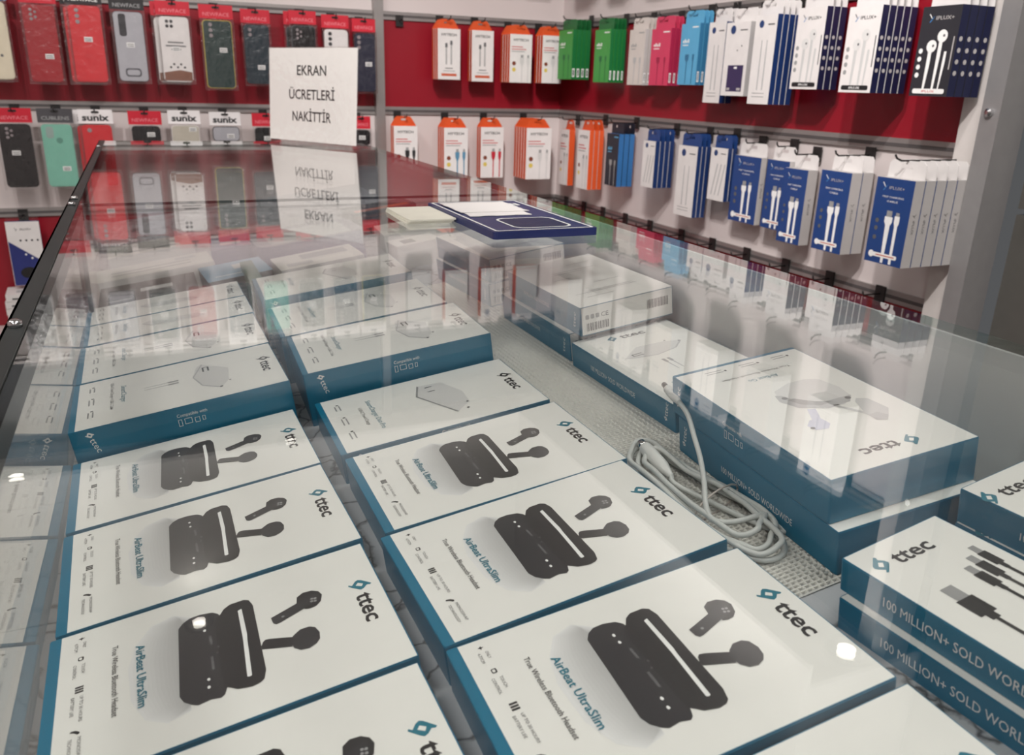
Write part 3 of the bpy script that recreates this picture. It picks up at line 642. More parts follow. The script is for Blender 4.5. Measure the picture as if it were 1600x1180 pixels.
for nm, lb, ct, kd, (x, y, rr) in FARI: put(kd, nm, lb, ct, on_shelf(x, y, 0, rr), 'small cartons at the far end of the counter')

# ------------------------------------------------------------------ things on the glass
GZ = 1.0002
# sign
bl, br = Vector((.2795, 2.090, GZ)), Vector((.4280, 1.838, GZ)); sd = (br-bl); L = .215; sd.normalize()
ctr = (bl+br)/2; nrm = sd.cross(Zv); nrm.normalize()
if nrm.y > 0: nrm = -nrm
tilt = Zv*math.cos(rad(4))-nrm*math.sin(rad(4)); outn = sd.cross(tilt); outn.normalize()
sg = obj('price_notice', None, None, Matrix.Translation(ctr)); tag(sg, 'white acrylic stand-up notice with three words on the glass top', 'sign')
Fm = frame(sd, tilt, outn, (0, 0, .0035)); SHT = .205; SW = .291
PAPER = mat('paper_white', (240, 236, 234), .5, var=.01)
s_ = MB(); s_.box(-SW/2+.002, .004, -.0005, SW/2-.002, SHT-.002, .0005, PAPER, Fm); obj('paper_sheet', s_.mesh('paper_sheet'), sg)
s_ = MB(); s_.box(-SW/2, 0, .0008, SW/2, SHT, .0030, CLEAR, Fm); obj('acrylic_front', s_.mesh('acrylic_front'), sg)
s_ = MB(); s_.box(-SW/2, 0, -.0030, SW/2, SHT, -.0008, CLEAR, Fm); s_.box(-SW/2, -.0035, -.055, SW/2, -.0005, .003, CLEAR, frame(sd, Zv, nrm, (0, 0, .0035))); obj('acrylic_foot', s_.mesh('acrylic_foot'), sg)
s_ = MB()
for tt, yy, ll in (('EKRAN', .146, .096), ('ÜCRETLERİ', .095, .150), ('NAKİTTİR', .048, .128)):
    s_.text(tt, 0, yy, .0215, INK, .00065, ll, Fm, .014, 'c')
obj('notice_text', s_.mesh('notice_text'), sg)
# blue tray
NAVY = mat('navy_plastic', (32, 42, 96), .35); NAVY2 = mat('navy_dark', (26, 32, 74), .4)
ty = obj('counter_tray', None, None, Matrix.Translation((.3602, .8460, GZ))); tag(ty, 'navy blue flat tray with white outlines lying on the glass', 'tray')
t_ = MB(); t_.prism(rrect(-.0570, -.1055, .0570, .1055, .004, 4), 0, .0075, NAVY); obj('tray_slab', t_.mesh('tray_slab'), ty)
t_ = MB()
def outline(mb, P, t, z, m_):
    n = len(P); cx = sum(p[0] for p in P)/n; cy = sum(p[1] for p in P)/n
    w_ = max(p[0] for p in P)-cx; h_ = max(p[1] for p in P)-cy
    Q = [(cx+(x-cx)*(1-t/w_), cy+(y-cy)*(1-t/h_)) for x, y in P]
    mb.add([(x, y, z) for x, y in P+Q], [(i, (i+1) % n, (i+1) % n+n, i+n) for i in range(n)], m_)
outline(t_, rrect(-.0540, -.1025, .0540, .1025, .003, 4), .0026, .0078, PWHITE); outline(t_, rrect(-.0275, -.092, .0375, -.028, .012, 5), .0024, .0078, PWHITE)
for k in range(4): t_.poly([(.022+k*.006, .062), (.0265+k*.006, .062), (.0265+k*.006, .078), (.022+k*.006, .078)], .0078, PWHITE)
obj('tray_outline', t_.mesh('tray_outline'), ty)
t_ = MB(); t_.prism(rrect(-.0250, -.0895, .0350, -.0305, .011, 5), .0076, .0077, NAVY2); obj('tray_recess', t_.mesh('tray_recess'), ty)
# torn paper on the tray
tp = obj('torn_paper', None, None, Matrix.Translation((.350, .8850, GZ+.0080))); tag(tp, 'torn white slips of paper lying on the navy tray', 'paper')
for dz, sx, sy, ox, oy in ((0, .036, .045, .0, -.006), (.0008, .040, .038, .002, .010)):
    P = []
    for k in range(40):
        a_ = 6.2832*k/40; cx_, sy_ = math.cos(a_), math.sin(a_); q = max(abs(cx_), abs(sy_))
        P.append((ox+cx_/q*sx*random.uniform(.94, 1.02), oy+sy_/q*sy*random.uniform(.95, 1.02)))
    t_ = MB(); t_.prism(P, dz, dz+.0005, PAPER); obj('paper_slip', t_.mesh('paper_slip'), tp)
# cream cards beside the tray
for k in range(3):
    cdk = [('card_sheet', MB().prism(rrect(-.026, -.047, .026, .047, .002, 2), 0, .0016, C_('cream_paper', (232, 228, 214), .6)).mesh('card_sheet'), [])]
    put(cdk, 'note_card', ('bottom', 'middle', 'top')[k]+' cream card of the little stack beside the navy tray', 'card', Matrix.Translation((.2745+.001*k, .8960-.0015*k, GZ+.0017*k)) @ Matrix.Rotation(rad(-2+k), 4, 'Z'), 'cream cards by the tray')

# ------------------------------------------------------------------ hanging goods
HOOKG = 'wire hooks on the wall rails'
def hook_kind(L, m_):
    a = MB(); a.box(-.012, -.016, 0, .012, .016, .004, m_)
    w_ = MB(); w_.tube([(0, 0, .004), (0, 0, L*.9), (0, .004, L*.97), (0, .010, L)], .0018, m_, 6)
    return [('hook_plate', a.mesh('hook_plate'), []), ('hook_wire', w_.mesh('hook_wire', True), [])]
_hk = {}
def hook(M, L, where, m_=DARKM):
    k = round(L, 3)
    if k not in _hk: _hk[k] = hook_kind(k, m_)
    put(_hk[k], 'display_hook', 'dark wire display hook '+where, 'hook', M, HOOKG)
ORD = ['front', 'second', 'third', 'fourth', 'fifth', 'sixth']
def stack(kind, name, n, t, Mf, X0, dirv, label, cat, group):
    """n packs hung one behind the other: Mf(origin) gives the frame, dirv points to the wall"""
    for i in range(n):
        lb = (ORD[i]+' '+label) if n > 1 else label
        put(kind, name, lb, cat, Mf(*(Vector(X0)+dirv*(t*i))), group)
def hang_box(Wd, H, t, face, side, tabm, art, tab_h=.028, tabw=None, back=None):
    """hanging carton: local x right, y up from its base, z = 0 front face at +t"""
    c = MB(); c.box(-Wd/2, 0, 0, Wd/2, H, t, side, I4, face)
    subs = []
    if art:
        p = MB(); art(p, Wd, H, Matrix.Translation((0, 0, t+.0003)), t); subs.append(('printed_front', p.mesh('printed_front')))
    tb = MB(); tw = Wd*(tabw or (.66 if tabm is ORG else .95))/2
    V2 = [(-Wd/2*.98, H), (-Wd/2*.98, H+.003), (-tw, H+tab_h-.006), (-tw+.006, H+tab_h), (-.011, H+tab_h), (-.011, H+tab_h*.55), (.011, H+tab_h*.55), (.011, H+tab_h), (tw-.006, H+tab_h), (tw, H+tab_h-.006), (Wd/2*.98, H+.003), (Wd/2*.98, H)]
    tb.prism([V2[0], V2[1], V2[2], V2[3], V2[4], V2[5], V2[6], V2[7], V2[8], V2[9], V2[10], V2[11]], .0004, .0016, tabm)
    tb.box(-.0112, H+tab_h*.78, .0004, .0112, H+tab_h, .0016, tabm)
    return [('carton', c.mesh('carton'), subs), ('hang_tab', tb.mesh('hang_tab'), [])]
ORG = C_('orange_card', (212, 84, 38)); ORG2 = C_('orange_bar', (196, 92, 60)); REDI = C_('red_print', (196, 56, 56)); BRN = C_('brown_dot', (120, 60, 40)); YEL = C_('yellow_dot', (214, 190, 90))
HW = C_('hytech_white', (226, 222, 220))
def art_hy(pic):
    def f(p, Wd, H, M, t):
        p.text('HYTECH', 0, H*.86, H*.052, INK, 0, Wd*.66, M, .02, 'c')
        if pic == 'bar':
            p.poly([(-Wd*.34, H*.07), (Wd*.34, H*.07), (Wd*.34, H*.12), (-Wd*.34, H*.12)], 0, ORG2, M)
            for x, y1 in ((-Wd*.12, .72), (Wd*.1, .77)):
                p.poly([(x-.002, H*.3), (x+.002, H*.3), (x+.0016, H*y1), (x-.0016, H*y1)], 0, GREYP, M); p.poly([(x-.004, H*y1-.012), (x+.004, H*y1-.012), (x+.0035, H*y1), (x-.0035, H*y1)], .0001, GREY2, M)
            p.poly([(-Wd*.17, H*.215), (Wd*.17, H*.215), (Wd*.17, H*.232), (-Wd*.17, H*.232)], 0, GREY2, M); p.poly([(-Wd*.26, H*.165), (Wd*.26, H*.165), (Wd*.26, H*.178), (-Wd*.26, H*.178)], 0, GREYP, M)
        else:
            cm = {'blue': C_('cable_blue', (86, 138, 168)), 'red': C_('cable_red', (188, 40, 56)), 'white': C_('cable_pale', (206, 204, 202)), 'black': INK}[pic]
            for y, w_, m_ in ((.735, .5, REDI), (.685, .66, REDI), (.64, .6, GREYP)): p.poly([(-Wd*.42, H*y), (-Wd*.42+Wd*w_, H*y), (-Wd*.42+Wd*w_, H*(y+.016)), (-Wd*.42, H*(y+.016))], 0, m_, M)
            for x, w_ in ((Wd*.06, .0075), (Wd*.34, .0055)):
                p.poly([(x-w_*.6, H*.52), (x+w_*.6, H*.52), (x+w_*.6, H*.58), (x-w_*.6, H*.58)], 0, GREYP, M)
                p.poly([(x-w_, H*.52), (x-w_*.9, H*.42), (x-.002, H*.34), (x-.0018, 0.002), (x+.0018, .002), (x+.002, H*.34), (x+w_*.9, H*.42), (x+w_, H*.52)], .0001, cm, M)
            p.disc(-Wd*.30, H*.40, 0, Wd*.085, BRN, 12, M); p.disc(-Wd*.30, H*.27, 0, Wd*.085, YEL, 12, M)
    return f
WG = 'orange and white boxed cables on the back wall'
def hyt(x, d, zb, Wd, H, n, t, pic, where):
    k = hang_box(Wd, H, t, HW, ORG, ORG, art_hy(pic))
    y0 = D-d
    stack(k, 'cable_box', n, t+.0035, on_back, (x, y0+t, zb), Y+X*-.0, where, 'box', WG)
    hook(on_back(x, D-.006, zb+H+.014+.012), d+.012, 'for the '+' '.join((where.replace(',', '').split()[:3]+where.split(', ')[-2 if where.count(',') > 1 else -1].replace(',', '').split())[:10])+(' above' if 'upper' in where else ' below'))
hyt(.902, .10, 1.152, .073, .146, 3, .016, 'bar', 'orange-edged earphone cable box, stack nearest the wall post, upper row')
hyt(1.019, .085, 1.149, .073, .150, 2, .016, 'bar', 'orange-edged earphone cable box, second stack from the wall post, upper row')
hyt(1.135, .12, 1.149, .076, .143, 4, .016, 'white', 'orange-edged white cable box, third stack from the post, upper row')
hyt(1.245, .12, 1.150, .070, .143, 3, .016, 'white', 'orange-edged white cable box in the wall corner, upper row')
hyt(.760, .10, .860, .076, .152, 2, .016, 'black', 'box with black cables, lower row beside the wall post')
hyt(.919, .12, .854, .080, .155, 3, .018, 'blue', 'box with blue cables, lower row of the back wall')
hyt(1.055, .09, .850, .080, .160, 2, .016, 'red', 'box with dark red cables, lower row of the back wall')
hyt(1.200, .14, .848, .090, .163, 5, .017, 'white', 'box with white cables, lower row near the wall corner')
hook(on_back(.772, D-.006, 1.318), .03, 'left empty beside the wall post')

# right wall
RG = 'boxed goods hanging on the right-hand wall'
def art_simple(ink, cable=None, marks=True):
    def f(p, Wd, H, M, t):
        p.poly([(Wd*.1, H*.93), (Wd*.42, H*.93), (Wd*.42, H*.95), (Wd*.1, H*.95)], 0, ink, M)
        for k in range(4): p.poly([(-Wd*.36+k*Wd*.09, H*.69), (-Wd*.30+k*Wd*.09, H*.69), (-Wd*.30+k*Wd*.09, H*(.73+.02*(k % 2))), (-Wd*.36+k*Wd*.09, H*(.73+.02*(k % 2)))], 0, ink, M)
        p.poly([(-Wd*.36, H*.645), (-Wd*.06, H*.645), (-Wd*.06, H*.66), (-Wd*.36, H*.66)], 0, ink, M)
        if cable:
            for x, w_ in ((-Wd*.08, .008), (Wd*.26, .004)): p.poly([(x-w_, H*.5), (x-w_, H*.42), (x-.002, H*.38), (x-.0016, .002), (x+.0016, .002), (x+.002, H*.38), (x+w_, H*.42), (x+w_, H*.5)], 0, cable, M)
        Ms = frame(-Zv, Y, X, (Wd/2+.0003, 0, t))
        p.poly([(.003, H*.05), (t-.003, H*.05), (t-.003, H*.22), (.003, H*.22)], 0, PWHITE, Matrix.Translation((0, 0, -t-.0003)) @ M @ M.inverted() @ Matrix.Translation((0, 0, t+.0003)) @ Ms) if marks else None
        p.poly([(.0045, H*.07), (t-.0045, H*.07), (t-.0045, H*.2), (.0045, H*.2)], .0001, GREY2, Ms) if marks else None
    return f
def art_bird(p, x, y, s, M, a=PWHITE, b=None):
    b = b or C_('logo_blue', (70, 130, 190))
    p.poly([(x-s, y+s*.9), (x-s*.8, y+s), (x, y), (x-s*.15, y-s*.1)], 0, a, M); p.poly([(x-s*.7, y-s*.9), (x-s*.4, y-s*.9), (x+s*.7, y+s*.5), (x+s*.2, y+s*.1)], .0001, b, M)
BLUEC = C_('cable_box_blue', (34, 66, 124)); NAVC = C_('box_navy', (26, 30, 62)); CHAR = C_('box_charcoal', (46, 46, 52)); LGREY = C_('box_grey', (182, 178, 176))
def art_fast(p, Wd, H, M, t):
    art_bird(p, -Wd*.24, H*.90, Wd*.09, M); p.text('IPLUX+', -Wd*.14, H*.875, H*.035, LGREY, 0, Wd*.40, M)
    p.text('FAST CHARGING', 0, H*.775, H*.022, PWHITE, 0, Wd*.56, M, 0, 'c'); p.text('CABLE', 0, H*.725, H*.022, PWHITE, 0, Wd*.28, M, 0, 'c')
    for x, w_, y1, l in ((-Wd*.02, .0085, .56, .07), (Wd*.2, .0055, .58, .04)):
        p.poly([(x-w_*.7, H*y1), (x+w_*.7, H*y1), (x+w_*.7, H*(y1+l)), (x-w_*.7, H*(y1+l))], 0, GREYP, M)
        p.poly([(x-w_, H*y1), (x-w_, H*.50), (x-w_*.6, H*.46), (x-.0028, .002), (x+.0028, .002), (x+w_*.6, H*.46), (x+w_, H*.50), (x+w_, H*y1)], .0001, PWHITE, M)
    for y in (.5, .41, .30): p.disc(-Wd*.32, H*y, 0, Wd*.05, GREY2, 10, M)
    p.poly(rrect(-Wd*.36, H*.075, Wd*.36, H*.125, .003, 3), .0002, PWHITE, M); p.disc(-Wd*.33, H*.10, .0003, Wd*.075, PWHITE, 12, M); p.poly([(-Wd*.2, H*.094), (Wd*.3, H*.094), (Wd*.3, H*.106), (-Wd*.2, H*.106)], .0003, ORG2, M)
    Ms = frame(Y*-1, Zv*-1, X, (Wd/2+.0003, H*.64, -t*.5))
    art_bird(p, .006, .0, .004, M @ Ms.copy(), INK, INK) if t > .008 else None
    p.text('iPLUX', .013, -.002, .0055, GREY2, 0, .024, M @ Ms)
def art_ear(dark):
    def f(p, Wd, H, M, t):
        a = PWHITE if dark else GREYP
        art_bird(p, -Wd*.22, H*.87, Wd*.09, M, PWHITE if dark else NAVC); p.text('IPLUX+', -Wd*.12, H*.85, H*.042, LGREY if dark else INK, 0, Wd*.46, M, .01)
        for x, y, ch in ((-Wd*.14, .56, .085), (Wd*.1, .67, .085)):
            p.poly([(x-.0032, .010), (x+.001, .010), (x+.004, H*(y-.2)), (x+.004, H*y), (x-.003, H*y), (x-.003, H*(y-.2))], 0, PWHITE if dark else PALE2, M)
            p.disc(x+.002, H*y, .0001, Wd*.13, PWHITE if dark else PALE, 14, M)
            p.disc(x+.005, H*(y+.005), .0002, Wd*.03, GREY2, 8, M)
        p.poly([(Wd*.22, .010), (Wd*.25, .010), (Wd*.3, H*.38), (Wd*.3, H*.5), (Wd*.24, H*.5), (Wd*.23, H*.38)], 0, PWHITE if dark else PALE2, M)
        for k in range(4): p.disc(-Wd*.38, H*(.24+.09*k), 0, Wd*.055, PWHITE if dark else GREYP, 10, M)
        p.poly([(Wd*.41, H*.30), (Wd*.44, H*.30), (Wd*.44, H*.66), (Wd*.41, H*.66)], 0, LGREY if dark else GREY2, M)
        p.poly(rrect(-Wd*.42, H*.03, Wd*.42, H*.085, .003, 3), .0002, PWHITE if dark else INK, M)
        p.text('IPLUX', 0, H*.044, H*.026, REDI if dark else PWHITE, .0003, Wd*.34, M, .01, 'c')
        Ms = M @ frame(Zv*-1, Y, X, (Wd/2+.0004, 0, 0))
        for k in range(4): p.disc(t*.5, H*(.26+.125*k), 0, t*.24, LGREY, 10, Ms)
    return f
def art_white(kind):
    def f(p, Wd, H, M, t):
        p.disc(-Wd*.2, H*.9, 0, Wd*.11, C_('logo_navy', (36, 62, 110)), 14, M)
        if kind == 'diag':
            for k in range(3): p.poly([(-Wd*.3+k*Wd*.22, H*.1), (-Wd*.24+k*Wd*.22, H*.1), (Wd*.0+k*Wd*.22, H*.7), (-Wd*.06+k*Wd*.22, H*.7)], 0, PALE3, M)
        elif kind == 'photo':
            p.poly([(-Wd*.28, H*.06), (Wd*.38, H*.06), (Wd*.38, H*.42), (-Wd*.28, H*.42)], 0, C_('print_plum', (56, 46, 84)), M); p.poly(rrect(-Wd*.02, H*.37, Wd*.12, H*.4, .002, 2), .0001, PWHITE, M)
            p.poly([(-Wd*.25, H*.075), (-Wd*.12, H*.075), (-Wd*.12, H*.11), (-Wd*.25, H*.11)], .0001, LGREY, M); p.poly([(Wd*.18, H*.075), (Wd*.33, H*.075), (Wd*.33, H*.11), (Wd*.18, H*.11)], .0001, LGREY, M)
            for x, y in ((.05, .62), (.22, .68)): p.disc(Wd*x, H*y, 0, .0018, INK, 7, M)
        else:
            for x in (-Wd*.1, Wd*.14): p.poly([(x-.002, H*.16), (x+.002, H*.16), (x+.0016, H*.72), (x-.0016, H*.72)], 0, PALE3, M)
            for y in (.08, .12): p.poly([(-Wd*.3, H*y), (Wd*.26, H*y), (Wd*.26, H*y+.0014), (-Wd*.3, H*y+.0014)], 0, GREYP, M)
        p.poly([(Wd*.1, H*.885), (Wd*.4, H*.885), (Wd*.4, H*.9), (Wd*.1, H*.9)], 0, GREY2, M)
    return f
GREENF = C_('green_box', (62, 150, 66)); GREENS = C_('green_side', (22, 104, 52)); PINK = C_('pink_box', (206, 62, 96)); PINKS = C_('pink_side', (160, 36, 70)); SKYF = C_('sky_box', (92, 168, 208)); SKYS = C_('sky_side', (52, 112, 150)); CREAMF = C_('cream_box', (208, 200, 194)); NVS = C_('navy_side', (24, 48, 96)); BLK2 = C_('black_box', (30, 34, 46)); BBLUE = C_('steel_blue_side', (48, 104, 160))
#  key, X front, Y centre, width, z top, z bottom, stack depth, count, face, side, tab, art, label tail
RT = [
 ('cable_box', 1.245, 2.487, .095, 1.306, 1.163, .064, 4, GREENF, GREENS, GREENS, art_simple(PWHITE, GREENS), 'green cable box, stack in the wall corner, upper row'),
 ('cable_box', 1.257, 2.273, .091, 1.299, 1.156, .052, 4, GREENF, GREENS, GREENS, art_simple(PWHITE, GREENS), 'green cable box, stack next to the cream boxes, upper row'),
 ('cable_box', 1.283, 2.125, .081, 1.294, 1.151, .040, 3, CREAMF, LGREY, CREAMF, art_simple(GREYP, PALE3), 'cream cable box between green and pink boxes, upper row'),
 ('cable_box', 1.274, 1.991, .091, 1.290, 1.151, .040, 3, PINK, PINKS, PINK, art_simple(PWHITE, PINKS), 'pink cable box, upper row of the right-hand wall'),
 ('cable_box', 1.274, 1.861, .078, 1.296, 1.154, .040, 3, SKYF, SKYS, SKYF, art_simple(PWHITE, SKYS), 'sky blue cable box, upper row of the right-hand wall'),
 ('earphone_box', 1.282, 1.762, .066, 1.295, 1.114, .036, 2, HW, NVS, HW, art_white('plain'), 'tall white earphone box beside the sky blue boxes'),
 ('earphone_box', 1.264, 1.660, .085, 1.289, 1.132, .045, 2, HW, LGREY, HW, art_white('photo'), 'white earphone box with dark plum picture, upper row'),
 ('earphone_box', 1.247, 1.545, .070, 1.297, 1.117, .062, 4, HW, NVS, HW, art_white('plain'), 'narrow navy-sided box behind the white earphone boxes'),
 ('earphone_box', 1.257, 1.420, .080, 1.304, 1.150, .052, 3, HW, NAVC, HW, art_ear(False), 'white-fronted navy earphone box, stack left of its twin'),
 ('earphone_box', 1.224, 1.246, .078, 1.293, 1.146, .085, 5, HW, NAVC, HW, art_ear(False), 'white-fronted navy earphone box next to the charcoal earphone boxes'),
 ('earphone_box', 1.234, 1.089, .077, 1.284, 1.143, .075, 4, CHAR, NAVC, HW, art_ear(True), 'charcoal earphone box picturing white earbuds beside the post'),
 ('cable_box', 1.286, 2.544, .065, 1.009, .831, .023, 1, HW, ORG, ORG, art_hy('white'), 'single white and orange cable box low in the wall corner'),
 ('cable_box', 1.258, 2.358, .075, 1.017, .840, .051, 3, HW, ORG, ORG, art_hy('white'), 'white and orange cable box, lower row beside the black boxes'),
 ('cable_box', 1.256, 2.175, .070, 1.017, .870, .053, 3, BLK2, BBLUE, BLK2, art_simple(SKYF, GREYP, False), 'black and steel blue cable box, lower row'),
 ('cable_box', 1.249, 1.967, .060, 1.011, .890, .060, 4, HW, NVS, BLUEC, art_white('diag'), 'small white cable box with diagonal print beside the black boxes'),
 ('cable_box', 1.269, 1.817, .083, 1.009, .834, .040, 3, HW, NVS, BLUEC, art_white('plain'), 'tall plain white cable box with blue sides, lower row'),
 ('cable_box', 1.285, 1.709, .066, 1.012, .887, .028, 2, HW, NVS, BLUEC, art_white('diag'), 'white cable box with diagonal print next to the blue boxes'),
 ('cable_box', 1.294, 1.612, .098, 1.000, .848, .018, 1, BLUEC, LGREY, HW, art_fast, 'single blue cable box first of the blue ones, lower row'),
 ('cable_box', 1.294, 1.505, .073, 1.000, .849, .018, 1, BLUEC, LGREY, HW, art_fast, 'narrow-looking single blue cable box, second of the blue ones'),
 ('cable_box', 1.281, 1.431, .072, .989, .831, .028, 1, BLUEC, LGREY, HW, art_fast, 'single blue cable box, third of the blue ones, lower row'),
 ('cable_box', 1.252, 1.285, .081, .999, .841, .057, 2, BLUEC, LGREY, HW, art_fast, 'blue cable box of the pair before the last blue stack'),
 ('cable_box', 1.185, 1.077, .082, 1.008, .860, .124, 5, BLUEC, LGREY, HW, art_fast, 'blue cable box in the big stack beside the white post'),
]
for nm, xf, yc, wd, zt, zb, dep, n, fc, sdm, tbm, art, lb in RT:
    t = dep/n-.002
    k = hang_box(wd, zt-zb, t, fc, sdm, tbm, art, .03)
    stack(k, nm, n, dep/n, on_right, (xf+t, yc, zb), X, lb, 'box', RG)
    hook(on_right(XR-.006, yc, zt+.030), XR-.006-xf+.012, 'holding the '+' '.join(lb.replace(',', '').split()[:8]))
for k, yy in enumerate((2.6, 2.47, 2.34, 2.2, 2.06, 1.9, 1.76, 1.62, 1.48, 1.34, 1.2)):
    hook(on_right(XR-.006, yy, RAIL[2]), .05, 'on the lowest right-hand rail, %s from the wall corner' % ('first second third fourth fifth sixth seventh eighth ninth tenth eleventh'.split()[k]))

# phone cases
def case_pack(Wd, H, body, edge, head, htext, hcol, cams, extra=None, cut=.0, sticker=(0, 0), CW=None, CHT=None):
    """bagged phone case: header card at top, clear bag, case with lens holes; origin at base centre"""
    hh = .036; bh = H-hh
    h = MB(); h.box(-Wd/2, bh, .001, Wd/2, H, .0028, head)
    ht = MB(); M = Matrix.Translation((0, 0, .0031)); ht.text(htext, 0, bh+.007, .0095 if htext != 'sunix' else .017, hcol, 0, Wd*.78, M, .015 if htext != 'sunix' else .035, 'c')
    ht.poly(rrect(-.010, H-.010, .010, H-.004, .003, 3), 0, DARKM, M)
    bg = MB(); bg.box(-Wd/2, 0, 0, Wd/2, bh, .0145, FILM)
    cw = (CW or Wd*.86)/2; ch = CHT or bh-.010
    y0 = bh-.004-ch
    c = MB(); c.prism(rrect(-cw, y0, cw, y0+ch, .010, 5), .002, .0115, edge); c.prism(rrect(-cw+.0015, y0+.0015, cw-.0015, y0+ch-.0015, .009, 5), .0115, .0125, body)
    subs = []
    for (x, y, r) in cams:
        l = MB(); l.tube([(x, y0+ch-y, .0122), (x, y0+ch-y, .0135)], [r, r*.9], mat('lens_grey', (150, 140, 142), .3) if body is not PALECASE else INK, 12); subs.append(('lens_hole', l.mesh('lens_hole')))
    s_ = MB(); sx, sy = sticker; s_.box(sx-.010, y0+ch*.5+sy-.006, .0126, sx+.010, y0+ch*.5+sy+.006, .0130, PWHITE)
    for j in range(2): s_.poly([(sx-.008, y0+ch*.5+sy-.004+j*.0045), (sx+.008, y0+ch*.5+sy-.004+j*.0045), (sx+.008, y0+ch*.5+sy-.002+j*.0045), (sx-.008, y0+ch*.5+sy-.002+j*.0045)], .0132, GREY2)
    subs.append(('price_sticker', s_.mesh('price_sticker')))
    if extra:
        e = MB(); extra(e, cw, y0, ch); subs.append(('case_print', e.mesh('case_print')))
    return [('header_card', h.mesh('header_card'), [('header_text', ht.mesh('header_text'))]), ('clear_bag', bg.mesh('clear_bag'), []), ('phone_case', c.mesh('phone_case'), subs)]
PALECASE = C_('case_white', (226, 222, 220)); CRED = C_('case_red', (206, 40, 48)); CDRED = C_('case_dark_red', (160, 26, 36)); CSIL = C_('case_silver', (176, 176, 182), .25); CGRN = C_('case_green', (30, 52, 50)); CTEAL = C_('case_teal', (28, 44, 54)); CBLK = C_('case_black', (32, 30, 32), .25); CNAV = C_('case_navy', (28, 30, 52)); CMINT = C_('case_mint', (126, 188, 168)); CYEL = C_('case_yellow', (206, 190, 90)); CCREAM = C_('case_cream', (224, 214, 190)); CLR = C_('case_clear', (196, 190, 176), .2)
HRED = C_('header_red', (196, 30, 50)); HBLK = C_('header_black', (36, 34, 36)); HWHT = C_('header_white', (232, 228, 228)); HGRY = C_('header_grey', (74, 72, 76)); HBLU = C_('header_blue', (72, 150, 214))
tri = [(-.018, .012, .0055), (-.018, .026, .0055), (-.018, .040, .0055)]
quad = [(-.018, .012, .0045), (-.007, .012, .0045), (-.018, .024, .0045), (-.007, .024, .0045)]
five = [(-.018, .012, .0042), (-.018, .023, .0042), (-.018, .034, .0042), (-.008, .017, .0036), (-.008, .029, .0036)]
def ex_ring(e, cw, y0, ch):
    P = rrect(-.020, y0+.012, .020, y0+.034, .008, 5); outline(e, P, .004, .0128, C_('ring_dark', (84, 84, 90))); e.poly(rrect(-.024, y0+ch-.062, -.006, y0+ch-.006, .006, 4), .0126, C_('lens_plate', (40, 40, 46)))
def ex_quote(e, cw, y0, ch):
    for k, w_ in enumerate((.020, .026, .012)): e.poly([(-w_, y0+ch*.60-k*.009), (w_, y0+ch*.60-k*.009), (w_, y0+ch*.60-k*.009+.0035), (-w_, y0+ch*.60-k*.009+.0035)], .0128, GREY2)
    e.poly([(-cw+.002, y0+.003), (cw-.002, y0+.003), (cw-.002, y0+.026), (.005, y0+.031), (-cw+.002, y0+.024)], .0128, C_('print_brown', (128, 84, 66)))
    for k in range(5): e.disc(-.018+k*.009, y0+.038+(k % 2)*.008, .0128, .003, INK, 8)
def ex_doodle(e, cw, y0, ch):
    for k in range(6): e.disc(-.02+(k*.017) % .04, y0+.02+k*.019, .0128, .0035, GREY2, 8); e.poly([(-.015+k*.004, y0+.03+k*.014), (-.012+k*.004, y0+.03+k*.014), (-.008+k*.004, y0+.045+k*.014)], .0128, INK)
def ex_fp(e, cw, y0, ch): e.disc(.004, y0+ch-.042, .0128, .008, C_('mint_dark', (96, 150, 134)), 14); e.poly(rrect(-.026, y0+ch-.036, -.008, y0+ch-.006, .006, 4), .0127, C_('mint_plate', (150, 170, 164)))
PG = 'bagged phone cases on the back wall'
def pack(x, zb, zt, wd, kind_args, label, depth=.08, behind=0, blabel=None):
    H = zt-zb; k = case_pack(wd, H, **kind_args)
    put(k, 'phone_case_pack', label, 'phone case', on_back(x, D-depth+.0145, zb), PG)
    for i in range(behind):
        put(k, 'phone_case_pack', blabel, 'phone case', on_back(x-.012*(i+1), D-depth+.0145+.019*(i+1), zb-.002), PG)
    hook(on_back(x, D-.006, zt-.007), depth+.004, 'above the '+' '.join(label.split()[:9]))
A = lambda body, edge, head, ht, hc, cams, **k: dict(body=body, edge=edge, head=head, htext=ht, hcol=hc, cams=cams, **k)
PK = C_('header_pink', (224, 120, 130))
pack(-.318, 1.113, 1.345, .084, A(CCREAM, CCREAM, HBLU, 'NEWFACE', PWHITE, [], extra=ex_doodle, sticker=(.0, -.02)), 'cream phone case with doodles under a blue header card', .08, 1, 'hidden cream phone case behind the doodled one')
pack(-.207, 1.109, 1.342, .086, A(CDRED, CDRED, HRED, 'NEWFACE', PK, five, sticker=(.012, -.03)), 'dark red phone case with five lens holes and red header card')
pack(-.100, 1.112, 1.346, .088, A(CRED, CRED, HBLK, 'NEWFACE', PWHITE, tri, sticker=(.002, .012)), 'bright red phone case under a black header card', .09, 1, 'hidden red phone case behind the bright red one')
pack(.003, 1.116, 1.338, .086, A(CSIL, C_('case_smoke', (70, 70, 76)), HBLK, 'NEWFACE', GREYP, [], extra=ex_ring, sticker=(.0, .005)), 'silver clear phone case with a ring stand under a black header')
pack(.117, 1.118, 1.331, .088, A(PALECASE, PALECASE, HRED, 'NEWFACE', PK, quad, extra=ex_quote, sticker=(.0, .002)), 'white phone case with printed quote and brown bottom edge', .08, 1, 'hidden pale phone case behind the white quote one')
pack(.229, 1.104, 1.328, .090, A(CGRN, CYEL, HRED, 'NEWFACE', PK, tri, sticker=(.012, .012)), 'dark green phone case with a yellow rim, upper row')
